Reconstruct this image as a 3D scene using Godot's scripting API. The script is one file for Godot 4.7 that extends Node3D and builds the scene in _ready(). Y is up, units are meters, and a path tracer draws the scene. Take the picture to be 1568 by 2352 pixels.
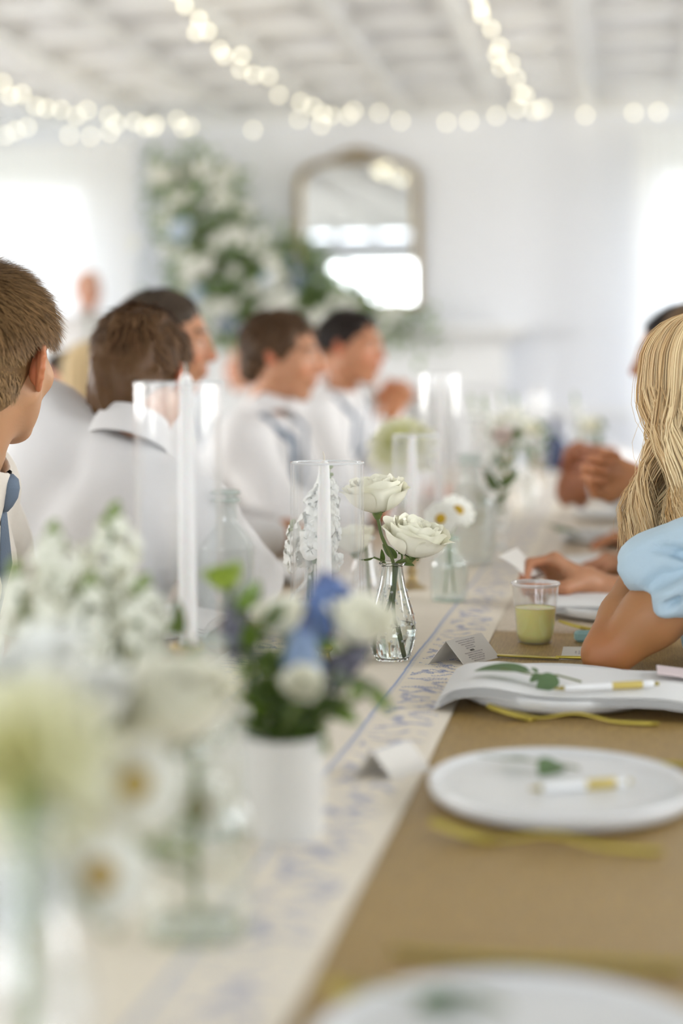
extends Node3D
# A wedding reception seen down a long decorated table.  Table axis is -Z, table top at y = 0.75.

const FPX := 3500.0          # focal length in pixels of the 1568 x 2352 frame
const TOP := 0.75            # table top height
const BACK := -10.5          # back wall
var cam: Transform3D
var rng := RandomNumberGenerator.new()
var names := {}
var mats := {}

func _ready() -> void:
	rng.seed = 20240607
	set_view_and_light()
	build_room()
	build_tables()
	build_people()
	build_table_setting()
	build_flowers()
	build_far_table()

# ------------------------------------------------------------------ camera, sky, daylight, exposure
func set_view_and_light() -> void:
	var c := Camera3D.new()
	c.name = "camera"
	cam = Transform3D(Basis.from_euler(Vector3(-atan(296.0 / FPX), atan(0.1853), 0)), Vector3(0, 1.15, 0))
	c.transform = cam
	c.near = 0.05
	c.far = 100.0
	var a := CameraAttributesPhysical.new()
	a.frustum_focal_length = 53.6
	a.frustum_focus_distance = 2.17
	a.exposure_aperture = 1.4
	c.attributes = a
	c.fov = rad_to_deg(2.0 * atan(1176.0 / FPX))
	add_child(c)
	var we := WorldEnvironment.new()
	we.name = "environment"
	var e := Environment.new()
	var sky := Sky.new()
	var sm := ProceduralSkyMaterial.new()
	sm.sky_top_color = Color(0.86, 0.92, 1.0)
	sm.sky_horizon_color = Color(0.97, 0.98, 1.0)
	sm.ground_horizon_color = Color(0.85, 0.87, 0.82)
	sm.ground_bottom_color = Color(0.7, 0.73, 0.66)
	sm.sky_energy_multiplier = 2.4
	sm.ground_energy_multiplier = 1.6
	sky.sky_material = sm
	e.background_mode = Environment.BG_SKY
	e.sky = sky
	e.tonemap_mode = Environment.TONE_MAPPER_LINEAR
	e.tonemap_exposure = EXPOSURE
	e.sdfgi_enabled = true
	e.ssao_enabled = true
	e.ssil_enabled = true
	we.environment = e
	add_child(we)
	# daylight just outside every window: position, yaw in degrees of the direction it shines
	for w in WINDOWS:
		var l := AreaLight3D.new()
		l.name = "window_daylight"
		l.area_size = Vector2(w[3], 1.7)
		l.light_energy = w[4]
		l.light_color = Color(1.0, 0.992, 0.972)
		l.shadow_enabled = true
		l.area_range = 30.0
		l.area_attenuation = 2.0
		add_child(l, true)
		var b := Basis(Vector3.UP, deg_to_rad(w[2]))
		l.transform = Transform3D(b, Vector3(w[0], 1.78, w[1]) + b * Vector3(0, 0, 0.22))

const EXPOSURE := 1.16
# x, z, yaw, width, daylight
const WINDOWS := [
	[-4.25, -10.5, 180.0, 0.95, 0.12], [0.62, -10.5, 180.0, 0.95, 0.1],
	[-6.4, -8.2, 270.0, 1.1, 5.0], [-6.4, -5.0, 270.0, 1.1, 17.0], [-6.4, -1.8, 270.0, 1.1, 11.5],
	[2.7, -8.2, 90.0, 1.1, 4.0], [2.7, -5.0, 90.0, 1.1, 9.0], [2.7, -1.8, 90.0, 1.1, 4.0],
	[-4.3, 3.5, 0.0, 2.6, 3.5], [-0.8, 3.5, 0.0, 2.6, 2.0]]

# ------------------------------------------------------------------ helpers
func P(x: float, y: float, d: float) -> Vector3:      # the point a pixel shows at distance d along the view
	return cam * Vector3((x - 784.0) / FPX * d, (1176.0 - y) / FPX * d, -d)

func T(x: float, y: float, h := 0.0) -> Vector3:      # the point a pixel shows at height h over the table top
	var r := cam.basis * Vector3((x - 784.0) / FPX, (1176.0 - y) / FPX, -1.0)
	var t := (TOP + h - cam.origin.y) / r.y
	return cam.origin + r * t

func numbered(n: String) -> String:
	if not names.has(n):
		names[n] = 0
		return n
	names[n] += 1
	return "%s_%03d" % [n, names[n]]

func thing(called: String, label: String, category: String, at := Vector3.ZERO, turn := 0.0, group := "") -> Node3D:
	var o := Node3D.new()
	o.name = numbered(called)
	add_child(o)
	o.transform = Transform3D(Basis(Vector3.UP, turn), at)
	return tag(o, label, category, group)

func tag(o: Node3D, label: String, category: String, group := "") -> Node3D:
	o.set_meta("label", label)
	o.set_meta("category", category)
	if group:
		o.set_meta("group", group)
	return o

func part(called: String, mesh: Mesh, m: Material, parent: Node3D, xf := Transform3D()) -> MeshInstance3D:
	var o := MeshInstance3D.new()
	o.name = called
	o.mesh = mesh
	o.material_override = m
	o.transform = xf
	parent.add_child(o, true)
	return o

func single(called: String, mesh: Mesh, m: Material, label: String, category: String, xf := Transform3D(), group := "") -> MeshInstance3D:
	var o := part(numbered(called), mesh, m, self, xf)
	tag(o, label, category, group)
	return o

func struct(called: String, mesh: Mesh, m: Material, parent: Node3D = null, xf := Transform3D()) -> MeshInstance3D:
	var o := part(called, mesh, m, parent if parent else self, xf)
	o.set_meta("kind", "structure")
	return o

func stuff(o: Node3D) -> Node3D:
	o.set_meta("kind", "stuff")
	return o

func dup(o: Node3D, label: String, xf: Transform3D, group := "") -> Node3D:
	var r: Node3D = o.duplicate()
	var n := str(o.name)
	var i := n.rfind("_")
	if i > 0 and n.substr(i + 1).is_valid_int():
		n = n.substr(0, i)
	r.name = numbered(n)
	add_child(r)
	r.transform = xf
	if label:
		r.set_meta("label", label)
	if group:
		r.set_meta("group", group)
	return r

func xf(at: Vector3, turn := 0.0, pitch := 0.0, roll := 0.0) -> Transform3D:
	return Transform3D(Basis.from_euler(Vector3(pitch, turn, roll)), at)

# a basis whose Y points along dir
func along(dir: Vector3, twist := 0.0) -> Basis:
	var y := dir.normalized()
	var s := Vector3.RIGHT if absf(y.x) < 0.9 else Vector3.BACK
	var z := s.cross(y).normalized()
	var x := y.cross(z)
	return Basis(x, y, z) * Basis(Vector3.UP, twist)

# ---- mesh builder: triangles given counter-clockwise seen from outside
class MB:
	var v := PackedVector3Array()
	var u := PackedVector2Array()
	var c := PackedColorArray()
	var t := PackedInt32Array()
	var col := Color.WHITE

	func add(p: Vector3, uv := Vector2.ZERO) -> int:
		v.append(p)
		u.append(uv)
		c.append(col)
		return v.size() - 1

	func tri(a: int, b: int, d: int) -> void:
		t.append(a)
		t.append(d)
		t.append(b)

	func quad(a: int, b: int, d: int, e: int) -> void:
		tri(a, b, d)
		tri(a, d, e)

	func flat(ps: Array) -> void:      # one flat polygon with its own corners
		var first := v.size()
		for p in ps:
			add(p)
		for i in range(1, ps.size() - 1):
			tri(first, first + i, first + i + 1)

	func grid(rows: Array, wrap := false) -> void:
		var first := v.size()
		var m: int = rows[0].size()
		var n := rows.size()
		for i in n:
			var row: PackedVector3Array = rows[i]
			for j in m:
				add(row[j], Vector2(float(j) / (m if wrap else maxi(m - 1, 1)), float(i) / maxi(n - 1, 1)))
		for i in n - 1:
			for j in (m if wrap else m - 1):
				var k := (j + 1) % m
				quad(first + i * m + j, first + (i + 1) * m + j, first + (i + 1) * m + k, first + i * m + k)

	func lathe(prof: Array, seg := 32, x := Transform3D()) -> void:
		var rows := []
		for p in prof:
			var row := PackedVector3Array()
			for j in seg:
				var a := TAU * j / seg
				row.append(x * Vector3(maxf(p.x, 0.00001) * cos(a), p.y, maxf(p.x, 0.00001) * sin(a)))
			rows.append(row)
		grid(rows, true)

	func tube(pts: Array, radii: Array, sides := 8, flatness := 1.0, cap := true) -> void:
		var rows := []
		var n := Vector3.ZERO
		var last := pts.size() - 1
		for i in pts.size():
			var d: Vector3 = (pts[mini(i + 1, last)] - pts[maxi(i - 1, 0)]).normalized()
			if n == Vector3.ZERO:
				n = d.cross(Vector3.UP if absf(d.y) < 0.9 else Vector3.RIGHT).normalized()
			n = (n - d * n.dot(d)).normalized()
			var b := n.cross(d)
			var r: float = radii[mini(i, radii.size() - 1)]
			var row := PackedVector3Array()
			for j in sides:
				var a := TAU * j / sides
				row.append(pts[i] + n * (cos(a) * r) + b * (sin(a) * r * flatness))
			if cap and i == 0:
				var lo := PackedVector3Array()
				for j in sides:
					lo.append(pts[0] - d * r * 0.3 + (row[j] - pts[0]) * 0.02)
				rows.append(lo)
			rows.append(row)
			if cap and i == last:
				var hi := PackedVector3Array()
				for j in sides:
					hi.append(pts[i] + d * r * 0.3 + (row[j] - pts[i]) * 0.02)
				rows.append(hi)
		grid(rows, true)

	func ball(at: Vector3, r: Vector3, seg := 12, x := Basis()) -> void:
		var prof := []
		for i in seg / 2 + 1:
			var a := PI * i / (seg / 2) - PI / 2
			prof.append(Vector2(cos(a), sin(a)))
		lathe(prof, seg, Transform3D(x * Basis.from_scale(r), at))

	func box(at: Vector3, size: Vector3, bevel := 0.004, x := Basis()) -> void:
		var h := size / 2
		var g := minf(bevel, minf(h.x, minf(h.y, h.z)) * 0.9)
		var q := h - Vector3(g, g, g)
		for ax in 3:
			var b1 := (ax + 1) % 3
			var b2 := (ax + 2) % 3
			for s in [-1.0, 1.0]:
				var ps := []
				for k in [[-1, -1], [1, -1], [1, 1], [-1, 1]]:
					var p := Vector3.ZERO
					p[ax] = s * h[ax]
					p[b1] = k[0] * q[b1]
					p[b2] = k[1] * q[b2]
					ps.append(at + x * p)
				if s < 0:
					ps.reverse()
				flat(ps)
				for s2 in [-1.0, 1.0]:      # bevel strip between face ax(s) and face b1(s2)
					var e := []
					for k in [[0, -1], [1, -1], [1, 1], [0, 1]]:
						var p := Vector3.ZERO
						p[ax] = s * (h[ax] if k[0] == 0 else q[ax])
						p[b1] = s2 * (q[b1] if k[0] == 0 else h[b1])
						p[b2] = k[1] * q[b2]
						e.append(at + x * p)
					if s * s2 < 0:
						e.reverse()
					flat(e)
		for i in 8:
			var s := Vector3(1 if i & 1 else -1, 1 if i & 2 else -1, 1 if i & 4 else -1)
			var ps := [at + x * (s * Vector3(h.x, q.y, q.z)), at + x * (s * Vector3(q.x, h.y, q.z)), at + x * (s * Vector3(q.x, q.y, h.z))]
			if s.x * s.y * s.z < 0:
				ps.reverse()
			flat(ps)

	func done() -> ArrayMesh:
		var n := PackedVector3Array()
		n.resize(v.size())
		for i in range(0, t.size(), 3):
			var a := v[t[i]]
			var q := (v[t[i + 2]] - a).cross(v[t[i + 1]] - a)
			n[t[i]] += q
			n[t[i + 1]] += q
			n[t[i + 2]] += q
		for i in n.size():
			n[i] = n[i].normalized() if n[i].length_squared() > 1e-24 else Vector3.UP
		# lathe and tube seams wrap onto the same vertices, so no seam shows
		var arr := []
		arr.resize(Mesh.ARRAY_MAX)
		arr[Mesh.ARRAY_VERTEX] = v
		arr[Mesh.ARRAY_NORMAL] = n
		arr[Mesh.ARRAY_TEX_UV] = u
		arr[Mesh.ARRAY_COLOR] = c
		arr[Mesh.ARRAY_INDEX] = t
		var m := ArrayMesh.new()
		m.add_surface_from_arrays(Mesh.PRIMITIVE_TRIANGLES, arr)
		return m

# ---- a distance field on a grid, meshed as surface nets
class Field:
	var lo: Vector3
	var s: float
	var nx: int
	var ny: int
	var nz: int
	var d := PackedFloat32Array()

	func _init(from: Vector3, to: Vector3, cell: float) -> void:
		lo = from
		s = cell
		nx = int(ceil((to.x - from.x) / cell)) + 1
		ny = int(ceil((to.y - from.y) / cell)) + 1
		nz = int(ceil((to.z - from.z) / cell)) + 1
		d.resize(nx * ny * nz)
		d.fill(0.2)

	# tapered capsule joined with a smooth minimum
	func cap(a: Vector3, b: Vector3, ra: float, rb: float, k := 0.02) -> void:
		var m := maxf(ra, rb) + k + 2.0 * s
		var p0 := (a.min(b) - Vector3(m, m, m) - lo) / s
		var p1 := (a.max(b) + Vector3(m, m, m) - lo) / s
		var ab := b - a
		var inv := 1.0 / maxf(ab.length_squared(), 1e-9)
		var dr := rb - ra
		for z in range(maxi(0, int(p0.z)), mini(nz, int(p1.z) + 2)):
			for y in range(maxi(0, int(p0.y)), mini(ny, int(p1.y) + 2)):
				var i := (z * ny + y) * nx
				for x in range(maxi(0, int(p0.x)), mini(nx, int(p1.x) + 2)):
					var q := lo + Vector3(x, y, z) * s - a
					var t := clampf(q.dot(ab) * inv, 0.0, 1.0)
					var e := (q - ab * t).length() - ra - dr * t
					var o := d[i + x]
					var h := k - absf(e - o)
					d[i + x] = minf(e, o) - (h * h / (4.0 * k) if h > 0.0 else 0.0)

	# ellipsoid, added (or cut out) with a smooth join
	func ell(c: Vector3, r: Vector3, k := 0.02, basis := Basis(), cut := false) -> void:
		var m := maxf(r.x, maxf(r.y, r.z)) + k + 2.0 * s
		var p0 := (c - Vector3(m, m, m) - lo) / s
		var p1 := (c + Vector3(m, m, m) - lo) / s
		var inv := basis.transposed()
		var ir := Vector3.ONE / r
		for z in range(maxi(0, int(p0.z)), mini(nz, int(p1.z) + 2)):
			for y in range(maxi(0, int(p0.y)), mini(ny, int(p1.y) + 2)):
				var i := (z * ny + y) * nx
				for x in range(maxi(0, int(p0.x)), mini(nx, int(p1.x) + 2)):
					var q := inv * (lo + Vector3(x, y, z) * s - c) * ir
					var k0 := q.length()
					var k1 := (q * ir).length()
					var e := k0 * (k0 - 1.0) / maxf(k1, 1e-6)
					var o := d[i + x]
					if cut:
						e = -e
						var h := k - absf(e - o)
						d[i + x] = maxf(e, o) + (h * h / (4.0 * k) if h > 0.0 else 0.0)
					else:
						var h := k - absf(e - o)
						d[i + x] = minf(e, o) - (h * h / (4.0 * k) if h > 0.0 else 0.0)

	# keep only the side of the plane that n points to
	func keep(at: Vector3, n: Vector3, k := 0.01) -> void:
		var i := 0
		for z in nz:
			for y in ny:
				for x in nx:
					var o := d[i]
					if o < 0.1:
						var e := -n.dot(lo + Vector3(x, y, z) * s - at)
						var h := k - absf(e - o)
						d[i] = maxf(e, o) + (h * h / (4.0 * k) if h > 0.0 else 0.0)
					i += 1

	func grow(by: float) -> void:
		for i in d.size():
			d[i] -= by

	func into(mb: MB, x: Transform3D, colour: Variant = null) -> void:
		var at := PackedInt32Array()
		at.resize(d.size())
		at.fill(-1)
		var sx := 1
		var sy := nx
		var sz := nx * ny
		for cz in nz - 1:
			for cy in ny - 1:
				var i := cz * sz + cy * sy
				for cx in nx - 1:
					var a0 := d[i]
					var a1 := d[i + 1]
					var a2 := d[i + sy]
					var a3 := d[i + sy + 1]
					var a4 := d[i + sz]
					var a5 := d[i + sz + 1]
					var a6 := d[i + sz + sy]
					var a7 := d[i + sz + sy + 1]
					var neg := int(a0 < 0) + int(a1 < 0) + int(a2 < 0) + int(a3 < 0) + int(a4 < 0) + int(a5 < 0) + int(a6 < 0) + int(a7 < 0)
					if neg != 0 and neg != 8:
						var p := Vector3.ZERO
						var n := 0
						if (a0 < 0) != (a1 < 0): p += Vector3(a0 / (a0 - a1), 0, 0); n += 1
						if (a2 < 0) != (a3 < 0): p += Vector3(a2 / (a2 - a3), 1, 0); n += 1
						if (a4 < 0) != (a5 < 0): p += Vector3(a4 / (a4 - a5), 0, 1); n += 1
						if (a6 < 0) != (a7 < 0): p += Vector3(a6 / (a6 - a7), 1, 1); n += 1
						if (a0 < 0) != (a2 < 0): p += Vector3(0, a0 / (a0 - a2), 0); n += 1
						if (a1 < 0) != (a3 < 0): p += Vector3(1, a1 / (a1 - a3), 0); n += 1
						if (a4 < 0) != (a6 < 0): p += Vector3(0, a4 / (a4 - a6), 1); n += 1
						if (a5 < 0) != (a7 < 0): p += Vector3(1, a5 / (a5 - a7), 1); n += 1
						if (a0 < 0) != (a4 < 0): p += Vector3(0, 0, a0 / (a0 - a4)); n += 1
						if (a1 < 0) != (a5 < 0): p += Vector3(1, 0, a1 / (a1 - a5)); n += 1
						if (a2 < 0) != (a6 < 0): p += Vector3(0, 1, a2 / (a2 - a6)); n += 1
						if (a3 < 0) != (a7 < 0): p += Vector3(1, 1, a3 / (a3 - a7)); n += 1
						var q := lo + (Vector3(cx, cy, cz) + p / n) * s
						if colour != null:
							mb.col = colour.call(q)
						at[i] = mb.add(x * q)
						var g := a0 < 0
						if cy > 0 and cz > 0 and g != (a1 < 0):
							_q(mb, at[i - sy - sz], at[i - sz], at[i], at[i - sy], g)
						if cx > 0 and cz > 0 and g != (a2 < 0):
							_q(mb, at[i - sz - 1], at[i - 1], at[i], at[i - sz], g)
						if cx > 0 and cy > 0 and g != (a4 < 0):
							_q(mb, at[i - 1 - sy], at[i - sy], at[i], at[i - 1], g)
					i += 1
		mb.col = Color.WHITE

	func _q(mb: MB, a: int, b: int, c: int, e: int, g: bool) -> void:
		if a < 0 or b < 0 or c < 0 or e < 0:
			return
		if g:
			mb.quad(a, b, c, e)
		else:
			mb.quad(a, e, c, b)

# ---- materials
func mat(key: String, colour: Color, rough := 0.6, metal := 0.0) -> StandardMaterial3D:
	if mats.has(key):
		return mats[key]
	var m := StandardMaterial3D.new()
	m.resource_name = key
	m.albedo_color = colour
	m.roughness = rough
	m.metallic = metal
	m.cull_mode = BaseMaterial3D.CULL_DISABLED
	mats[key] = m
	return m

func noise_tex(freq: float, octaves := 4, size := 512, ramp: Gradient = null, kind := FastNoiseLite.TYPE_SIMPLEX_SMOOTH) -> NoiseTexture2D:
	var n := FastNoiseLite.new()
	n.seed = 7
	n.noise_type = kind
	n.frequency = freq
	n.fractal_octaves = octaves
	var t := NoiseTexture2D.new()
	t.width = size
	t.height = size
	t.seamless = true
	t.noise = n
	if ramp:
		t.color_ramp = ramp
	return t

func ramp2(a: Color, b: Color) -> Gradient:
	var g := Gradient.new()
	g.set_color(0, a)
	g.set_color(1, b)
	return g

func pane(key: String, tint := Color(0.97, 0.99, 0.98, 0.06), rough := 0.02) -> StandardMaterial3D:
	var m := mat(key, tint, rough)
	m.transparency = BaseMaterial3D.TRANSPARENCY_ALPHA
	m.metallic_specular = 0.5
	return m

func solid_glass(key: String, tint := Color(1, 1, 1, 0.0), bend := 0.05) -> StandardMaterial3D:
	var m := mat(key, tint, 0.0)
	m.refraction_enabled = true
	m.refraction_scale = bend
	m.cull_mode = BaseMaterial3D.CULL_BACK
	return m

func vcol(key: String, rough := 0.6) -> StandardMaterial3D:
	var m := mat(key, Color.WHITE, rough)
	m.vertex_color_use_as_albedo = true
	return m

func tri_map(m: StandardMaterial3D, scale: Vector3, world := false) -> void:
	m.uv1_triplanar = true
	m.uv1_world_triplanar = world
	m.uv1_scale = scale

func lin(r: float, g: float, b: float) -> Color:      # sRGB given, linear out, for vertex colours
	return Color(r, g, b).srgb_to_linear()

# ------------------------------------------------------------------ the room
const X0 := -6.4
const X1 := 2.7
const Z1 := 3.5
const CEIL := 3.0

func wall_with_openings(called: String, from: Vector3, to: Vector3, holes: Array) -> Node3D:
	# boxes round each opening; holes: [distance along, width]; sill .93, head 2.63
	var dir := (to - from).normalized()
	var total := from.distance_to(to)
	var turn := atan2(-dir.z, dir.x)
	var root := Node3D.new()
	root.name = called
	add_child(root)
	root.transform = Transform3D(Basis(Vector3.UP, turn), from)
	root.set_meta("kind", "structure")
	var mb := MB.new()
	var th := 0.2
	var at := -0.2
	for h in holes:
		var a: float = h[0] - h[1] / 2
		var b: float = h[0] + h[1] / 2
		mb.box(Vector3((at + a) / 2, CEIL / 2, th / 2), Vector3(a - at, CEIL, th), 0.001)
		mb.box(Vector3((a + b) / 2, 0.465, th / 2), Vector3(b - a, 0.93, th), 0.001)
		mb.box(Vector3((a + b) / 2, (2.63 + CEIL) / 2, th / 2), Vector3(b - a, CEIL - 2.63, th), 0.001)
		at = b
	mb.box(Vector3((at + total + 0.2) / 2, CEIL / 2, th / 2), Vector3(total + 0.2 - at, CEIL, th), 0.001)
	struct("wall_panel", mb.done(), mats.wall, root)
	return root

func build_room() -> void:
	var wall := mat("wall", Color(0.925, 0.932, 0.95), 0.55)
	var white := mat("white_paint", Color(0.93, 0.93, 0.925), 0.4)
	var panelm := mat("ceiling_panel", Color(0.955, 0.96, 0.98), 0.5)
	panelm.albedo_texture = noise_tex(0.012, 3, 256, ramp2(Color(0.92, 0.91, 0.88), Color(1, 1, 1)))
	tri_map(panelm, Vector3.ONE * 0.9, true)
	var fl := mat("floor_boards", Color(0.74, 0.71, 0.67), 0.35)
	fl.albedo_texture = noise_tex(0.03, 4, 512, ramp2(Color(0.7, 0.66, 0.6), Color(1, 1, 1)))
	tri_map(fl, Vector3(3.0, 3.0, 0.4), true)
	# floor: planks as parts
	var froot := Node3D.new()
	froot.name = "floor"
	froot.set_meta("kind", "structure")
	add_child(froot)
	var mb := MB.new()
	mb.box(Vector3((X0 + X1) / 2, -0.11, (BACK + Z1) / 2), Vector3(X1 - X0 + 0.4, 0.18, Z1 - BACK + 0.4), 0.001)
	struct("subfloor", mb.done(), fl, froot)
	mb = MB.new()
	mb.box(Vector3.ZERO, Vector3(0.178, 0.02, Z1 - BACK), 0.002)
	var plank := mb.done()
	var nplank := int((X1 - X0) / 0.18)
	for i in nplank + 1:
		struct("plank", plank, fl, froot, xf(Vector3(X0 + 0.09 + 0.18 * i, -0.01, (BACK + Z1) / 2)))
	# walls
	wall_with_openings("wall_back", Vector3(X1, 0, BACK), Vector3(X0, 0, BACK), [[X1 - 0.62, 0.95], [X1 + 4.25, 0.95]])
	wall_with_openings("wall_left", Vector3(X0, 0, BACK), Vector3(X0, 0, Z1), [[2.3, 1.1], [5.5, 1.1], [8.7, 1.1]])
	wall_with_openings("wall_right", Vector3(X1, 0, Z1), Vector3(X1, 0, BACK), [[5.3, 1.1], [8.5, 1.1], [11.7, 1.1]])
	wall_with_openings("wall_front", Vector3(X0, 0, Z1), Vector3(X1, 0, Z1), [[2.1, 2.6], [5.6, 2.6]])
	# ceiling slab, battens and panels in a 0.61 m grid
	var croot := Node3D.new()
	croot.name = "ceiling"
	croot.set_meta("kind", "structure")
	add_child(croot)
	mb = MB.new()
	mb.box(Vector3((X0 + X1) / 2, CEIL + 0.16, (BACK + Z1) / 2), Vector3(X1 - X0 + 0.4, 0.2, Z1 - BACK + 0.4), 0.001)
	struct("ceiling_slab", mb.done(), wall, croot)
	var g := 0.61
	var gx := int((X1 - X0) / g)
	var gz := int((Z1 - BACK) / g)
	mb = MB.new()
	mb.box(Vector3.ZERO, Vector3(0.075, 0.05, Z1 - BACK), 0.006)
	var long_batten := mb.done()
	mb = MB.new()
	mb.box(Vector3.ZERO, Vector3(X1 - X0, 0.036, 0.05), 0.006)
	var cross_batten := mb.done()
	for i in gx + 2:
		struct("batten", long_batten, white, croot, xf(Vector3(X0 + g * i + 0.02, CEIL + 0.012, (BACK + Z1) / 2)))
	for k in gz + 1:
		struct("batten", cross_batten, white, croot, xf(Vector3((X0 + X1) / 2, CEIL + 0.02, BACK + g * k + 0.02)))
	# one pressed panel: raised border, sunk field, raised middle
	mb = MB.new()
	var lv := [[0.305, 0.0], [0.25, 0.0], [0.235, 0.018], [0.17, 0.018], [0.155, 0.006], [0.09, 0.006], [0.075, 0.016], [0.0, 0.016]]
	for k in lv.size() - 1:
		for q in 4:
			var b := Basis(Vector3.UP, q * PI / 2)
			var a0: float = lv[k][0]
			var a1: float = lv[k + 1][0]
			mb.flat([b * Vector3(-a0, lv[k][1], a0), b * Vector3(-a1, lv[k + 1][1], a1), b * Vector3(a1, lv[k + 1][1], a1), b * Vector3(a0, lv[k][1], a0)])
	var pm := mb.done()
	for i in gx + 1:
		for k in gz:
			var px_ := X0 + g * (i + 0.5) + 0.02
			var pz := BACK + g * (k + 0.5) + 0.02
			if pz < -5.0 and pz < -5.5 + absf(px_ + 1.2) * 0.2:
				struct("ceiling_panel", pm, panelm, croot, xf(Vector3(px_, CEIL + 0.036, pz)))
	# crown trim, chair rail and baseboard along the back wall
	var spans := [[X0, -4.25 - 0.56, "a"], [-4.25 + 0.56, 0.62 - 0.56, "b"], [0.62 + 0.56, X1, "c"]]
	mb = MB.new()
	mb.box(Vector3((X0 + X1) / 2, 2.975, BACK + 0.015), Vector3(X1 - X0, 0.05, 0.03), 0.012)
	struct("trim_1", mb.done(), white)
	mb = MB.new()
	for sp in spans:
		mb.box(Vector3((sp[0] + sp[1]) / 2, 0.95, BACK + 0.015), Vector3(sp[1] - sp[0], 0.07, 0.03), 0.01)
	struct("trim_2", mb.done(), white)
	mb = MB.new()
	mb.box(Vector3((X0 + X1) / 2, 0.08, BACK + 0.01), Vector3(X1 - X0, 0.16, 0.02), 0.005)
	struct("baseboard_back", mb.done(), white)
	mb = MB.new()
	mb.box(Vector3(X0 + 0.01, 0.08, (BACK + Z1) / 2), Vector3(0.02, 0.16, Z1 - BACK), 0.005)
	struct("baseboard_left", mb.done(), white)
	mb = MB.new()
	mb.box(Vector3(X1 - 0.01, 0.08, (BACK + Z1) / 2), Vector3(0.02, 0.16, Z1 - BACK), 0.005)
	struct("baseboard_right", mb.done(), white)
	# windows
	var glass := pane("window_glass", Color(0.98, 1, 1, 0.03))
	var n := 0
	for w in WINDOWS:
		n += 1
		var root := Node3D.new()
		root.name = "window_%d" % n
		root.set_meta("kind", "structure")
		add_child(root)
		root.transform = Transform3D(Basis(Vector3.UP, deg_to_rad(w[2])), Vector3(w[0], 1.78, w[1]))
		var wd: float = w[3]
		mb = MB.new()
		for s in [-1.0, 1.0]:
			mb.box(Vector3(s * (wd / 2 + 0.045), 0, -0.015), Vector3(0.09, 1.88, 0.03), 0.006)
			mb.box(Vector3(0, s * 0.895, -0.015), Vector3(wd + 0.18, 0.09, 0.03), 0.006)
			mb.box(Vector3(s * (wd / 2 - 0.03), 0, 0.09), Vector3(0.06, 1.7, 0.05), 0.006)
			mb.box(Vector3(0, s * 0.82, 0.09), Vector3(wd, 0.06, 0.05), 0.006)
		mb.box(Vector3(0, -0.86, -0.04), Vector3(wd + 0.2, 0.03, 0.1), 0.006)
		struct("window_frame", mb.done(), white, root)
		mb = MB.new()
		mb.box(Vector3(0, 0, 0), Vector3(wd - 0.1, 0.05, 0.05), 0.006)
		struct("meeting_rail", mb.done(), white, root, xf(Vector3(0, 0.0, 0.09)))
		for k in [-1.0, 1.0]:
			mb = MB.new()
			mb.box(Vector3.ZERO, Vector3(0.025, 0.78, 0.03), 0.004)
			struct("muntin", mb.done(), white, root, xf(Vector3(0, k * 0.41, 0.09)))
		for k in [-1.0, 1.0]:
			for j in [-1.0, 1.0]:
				mb = MB.new()
				mb.box(Vector3.ZERO, Vector3(wd / 2 - 0.06, 0.77, 0.004), 0.001)
				struct("pane", mb.done(), glass, root, xf(Vector3(j * (wd / 4 - 0.013), k * 0.41, 0.09)))
	build_curtains()
	build_fireplace(white)
	build_mirror()
	build_string_lights()

func build_curtains() -> void:
	var sheer := mat("sheer_cotton", Color(0.96, 0.96, 0.96, 0.97), 0.9)
	sheer.transparency = BaseMaterial3D.TRANSPARENCY_ALPHA
	sheer.backlight_enabled = true
	sheer.backlight = Color(0.9, 0.9, 0.9)
	for q in [[-4.15, "sheer white curtain hanging over the window at the far left", 1.7], [0.62, "sheer white curtain hanging over the window at the far right", 1.15]]:
		var half: float = q[2] / 2
		var o := thing("curtain", q[1], "curtain", Vector3(q[0], 0, BACK + 0.4))
		var mb := MB.new()
		var rows := []
		for i in 12:
			var y := 2.78 - 2.74 * i / 11.0
			var row := PackedVector3Array()
			for j in 81:
				var t := j / 80.0
				row.append(Vector3((t - 0.5) * half * 2.0, y, 0.028 * sin(t * 96.0 + 0.4 * sin(y * 2.0)) * (0.6 + 0.4 * i / 11.0)))
			rows.append(row)
		mb.grid(rows)
		part("drape", mb.done(), sheer, o)
		mb = MB.new()
		mb.tube([Vector3(-half - 0.06, 2.79, 0), Vector3(half + 0.06, 2.79, 0)], [0.012], 10)
		for s in [-1.0, 1.0]:
			mb.tube([Vector3(s * half, 2.79, 0), Vector3(s * half, 2.79, -0.4)], [0.008], 8)
		part("rod", mb.done(), mats.white_paint, o)

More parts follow.
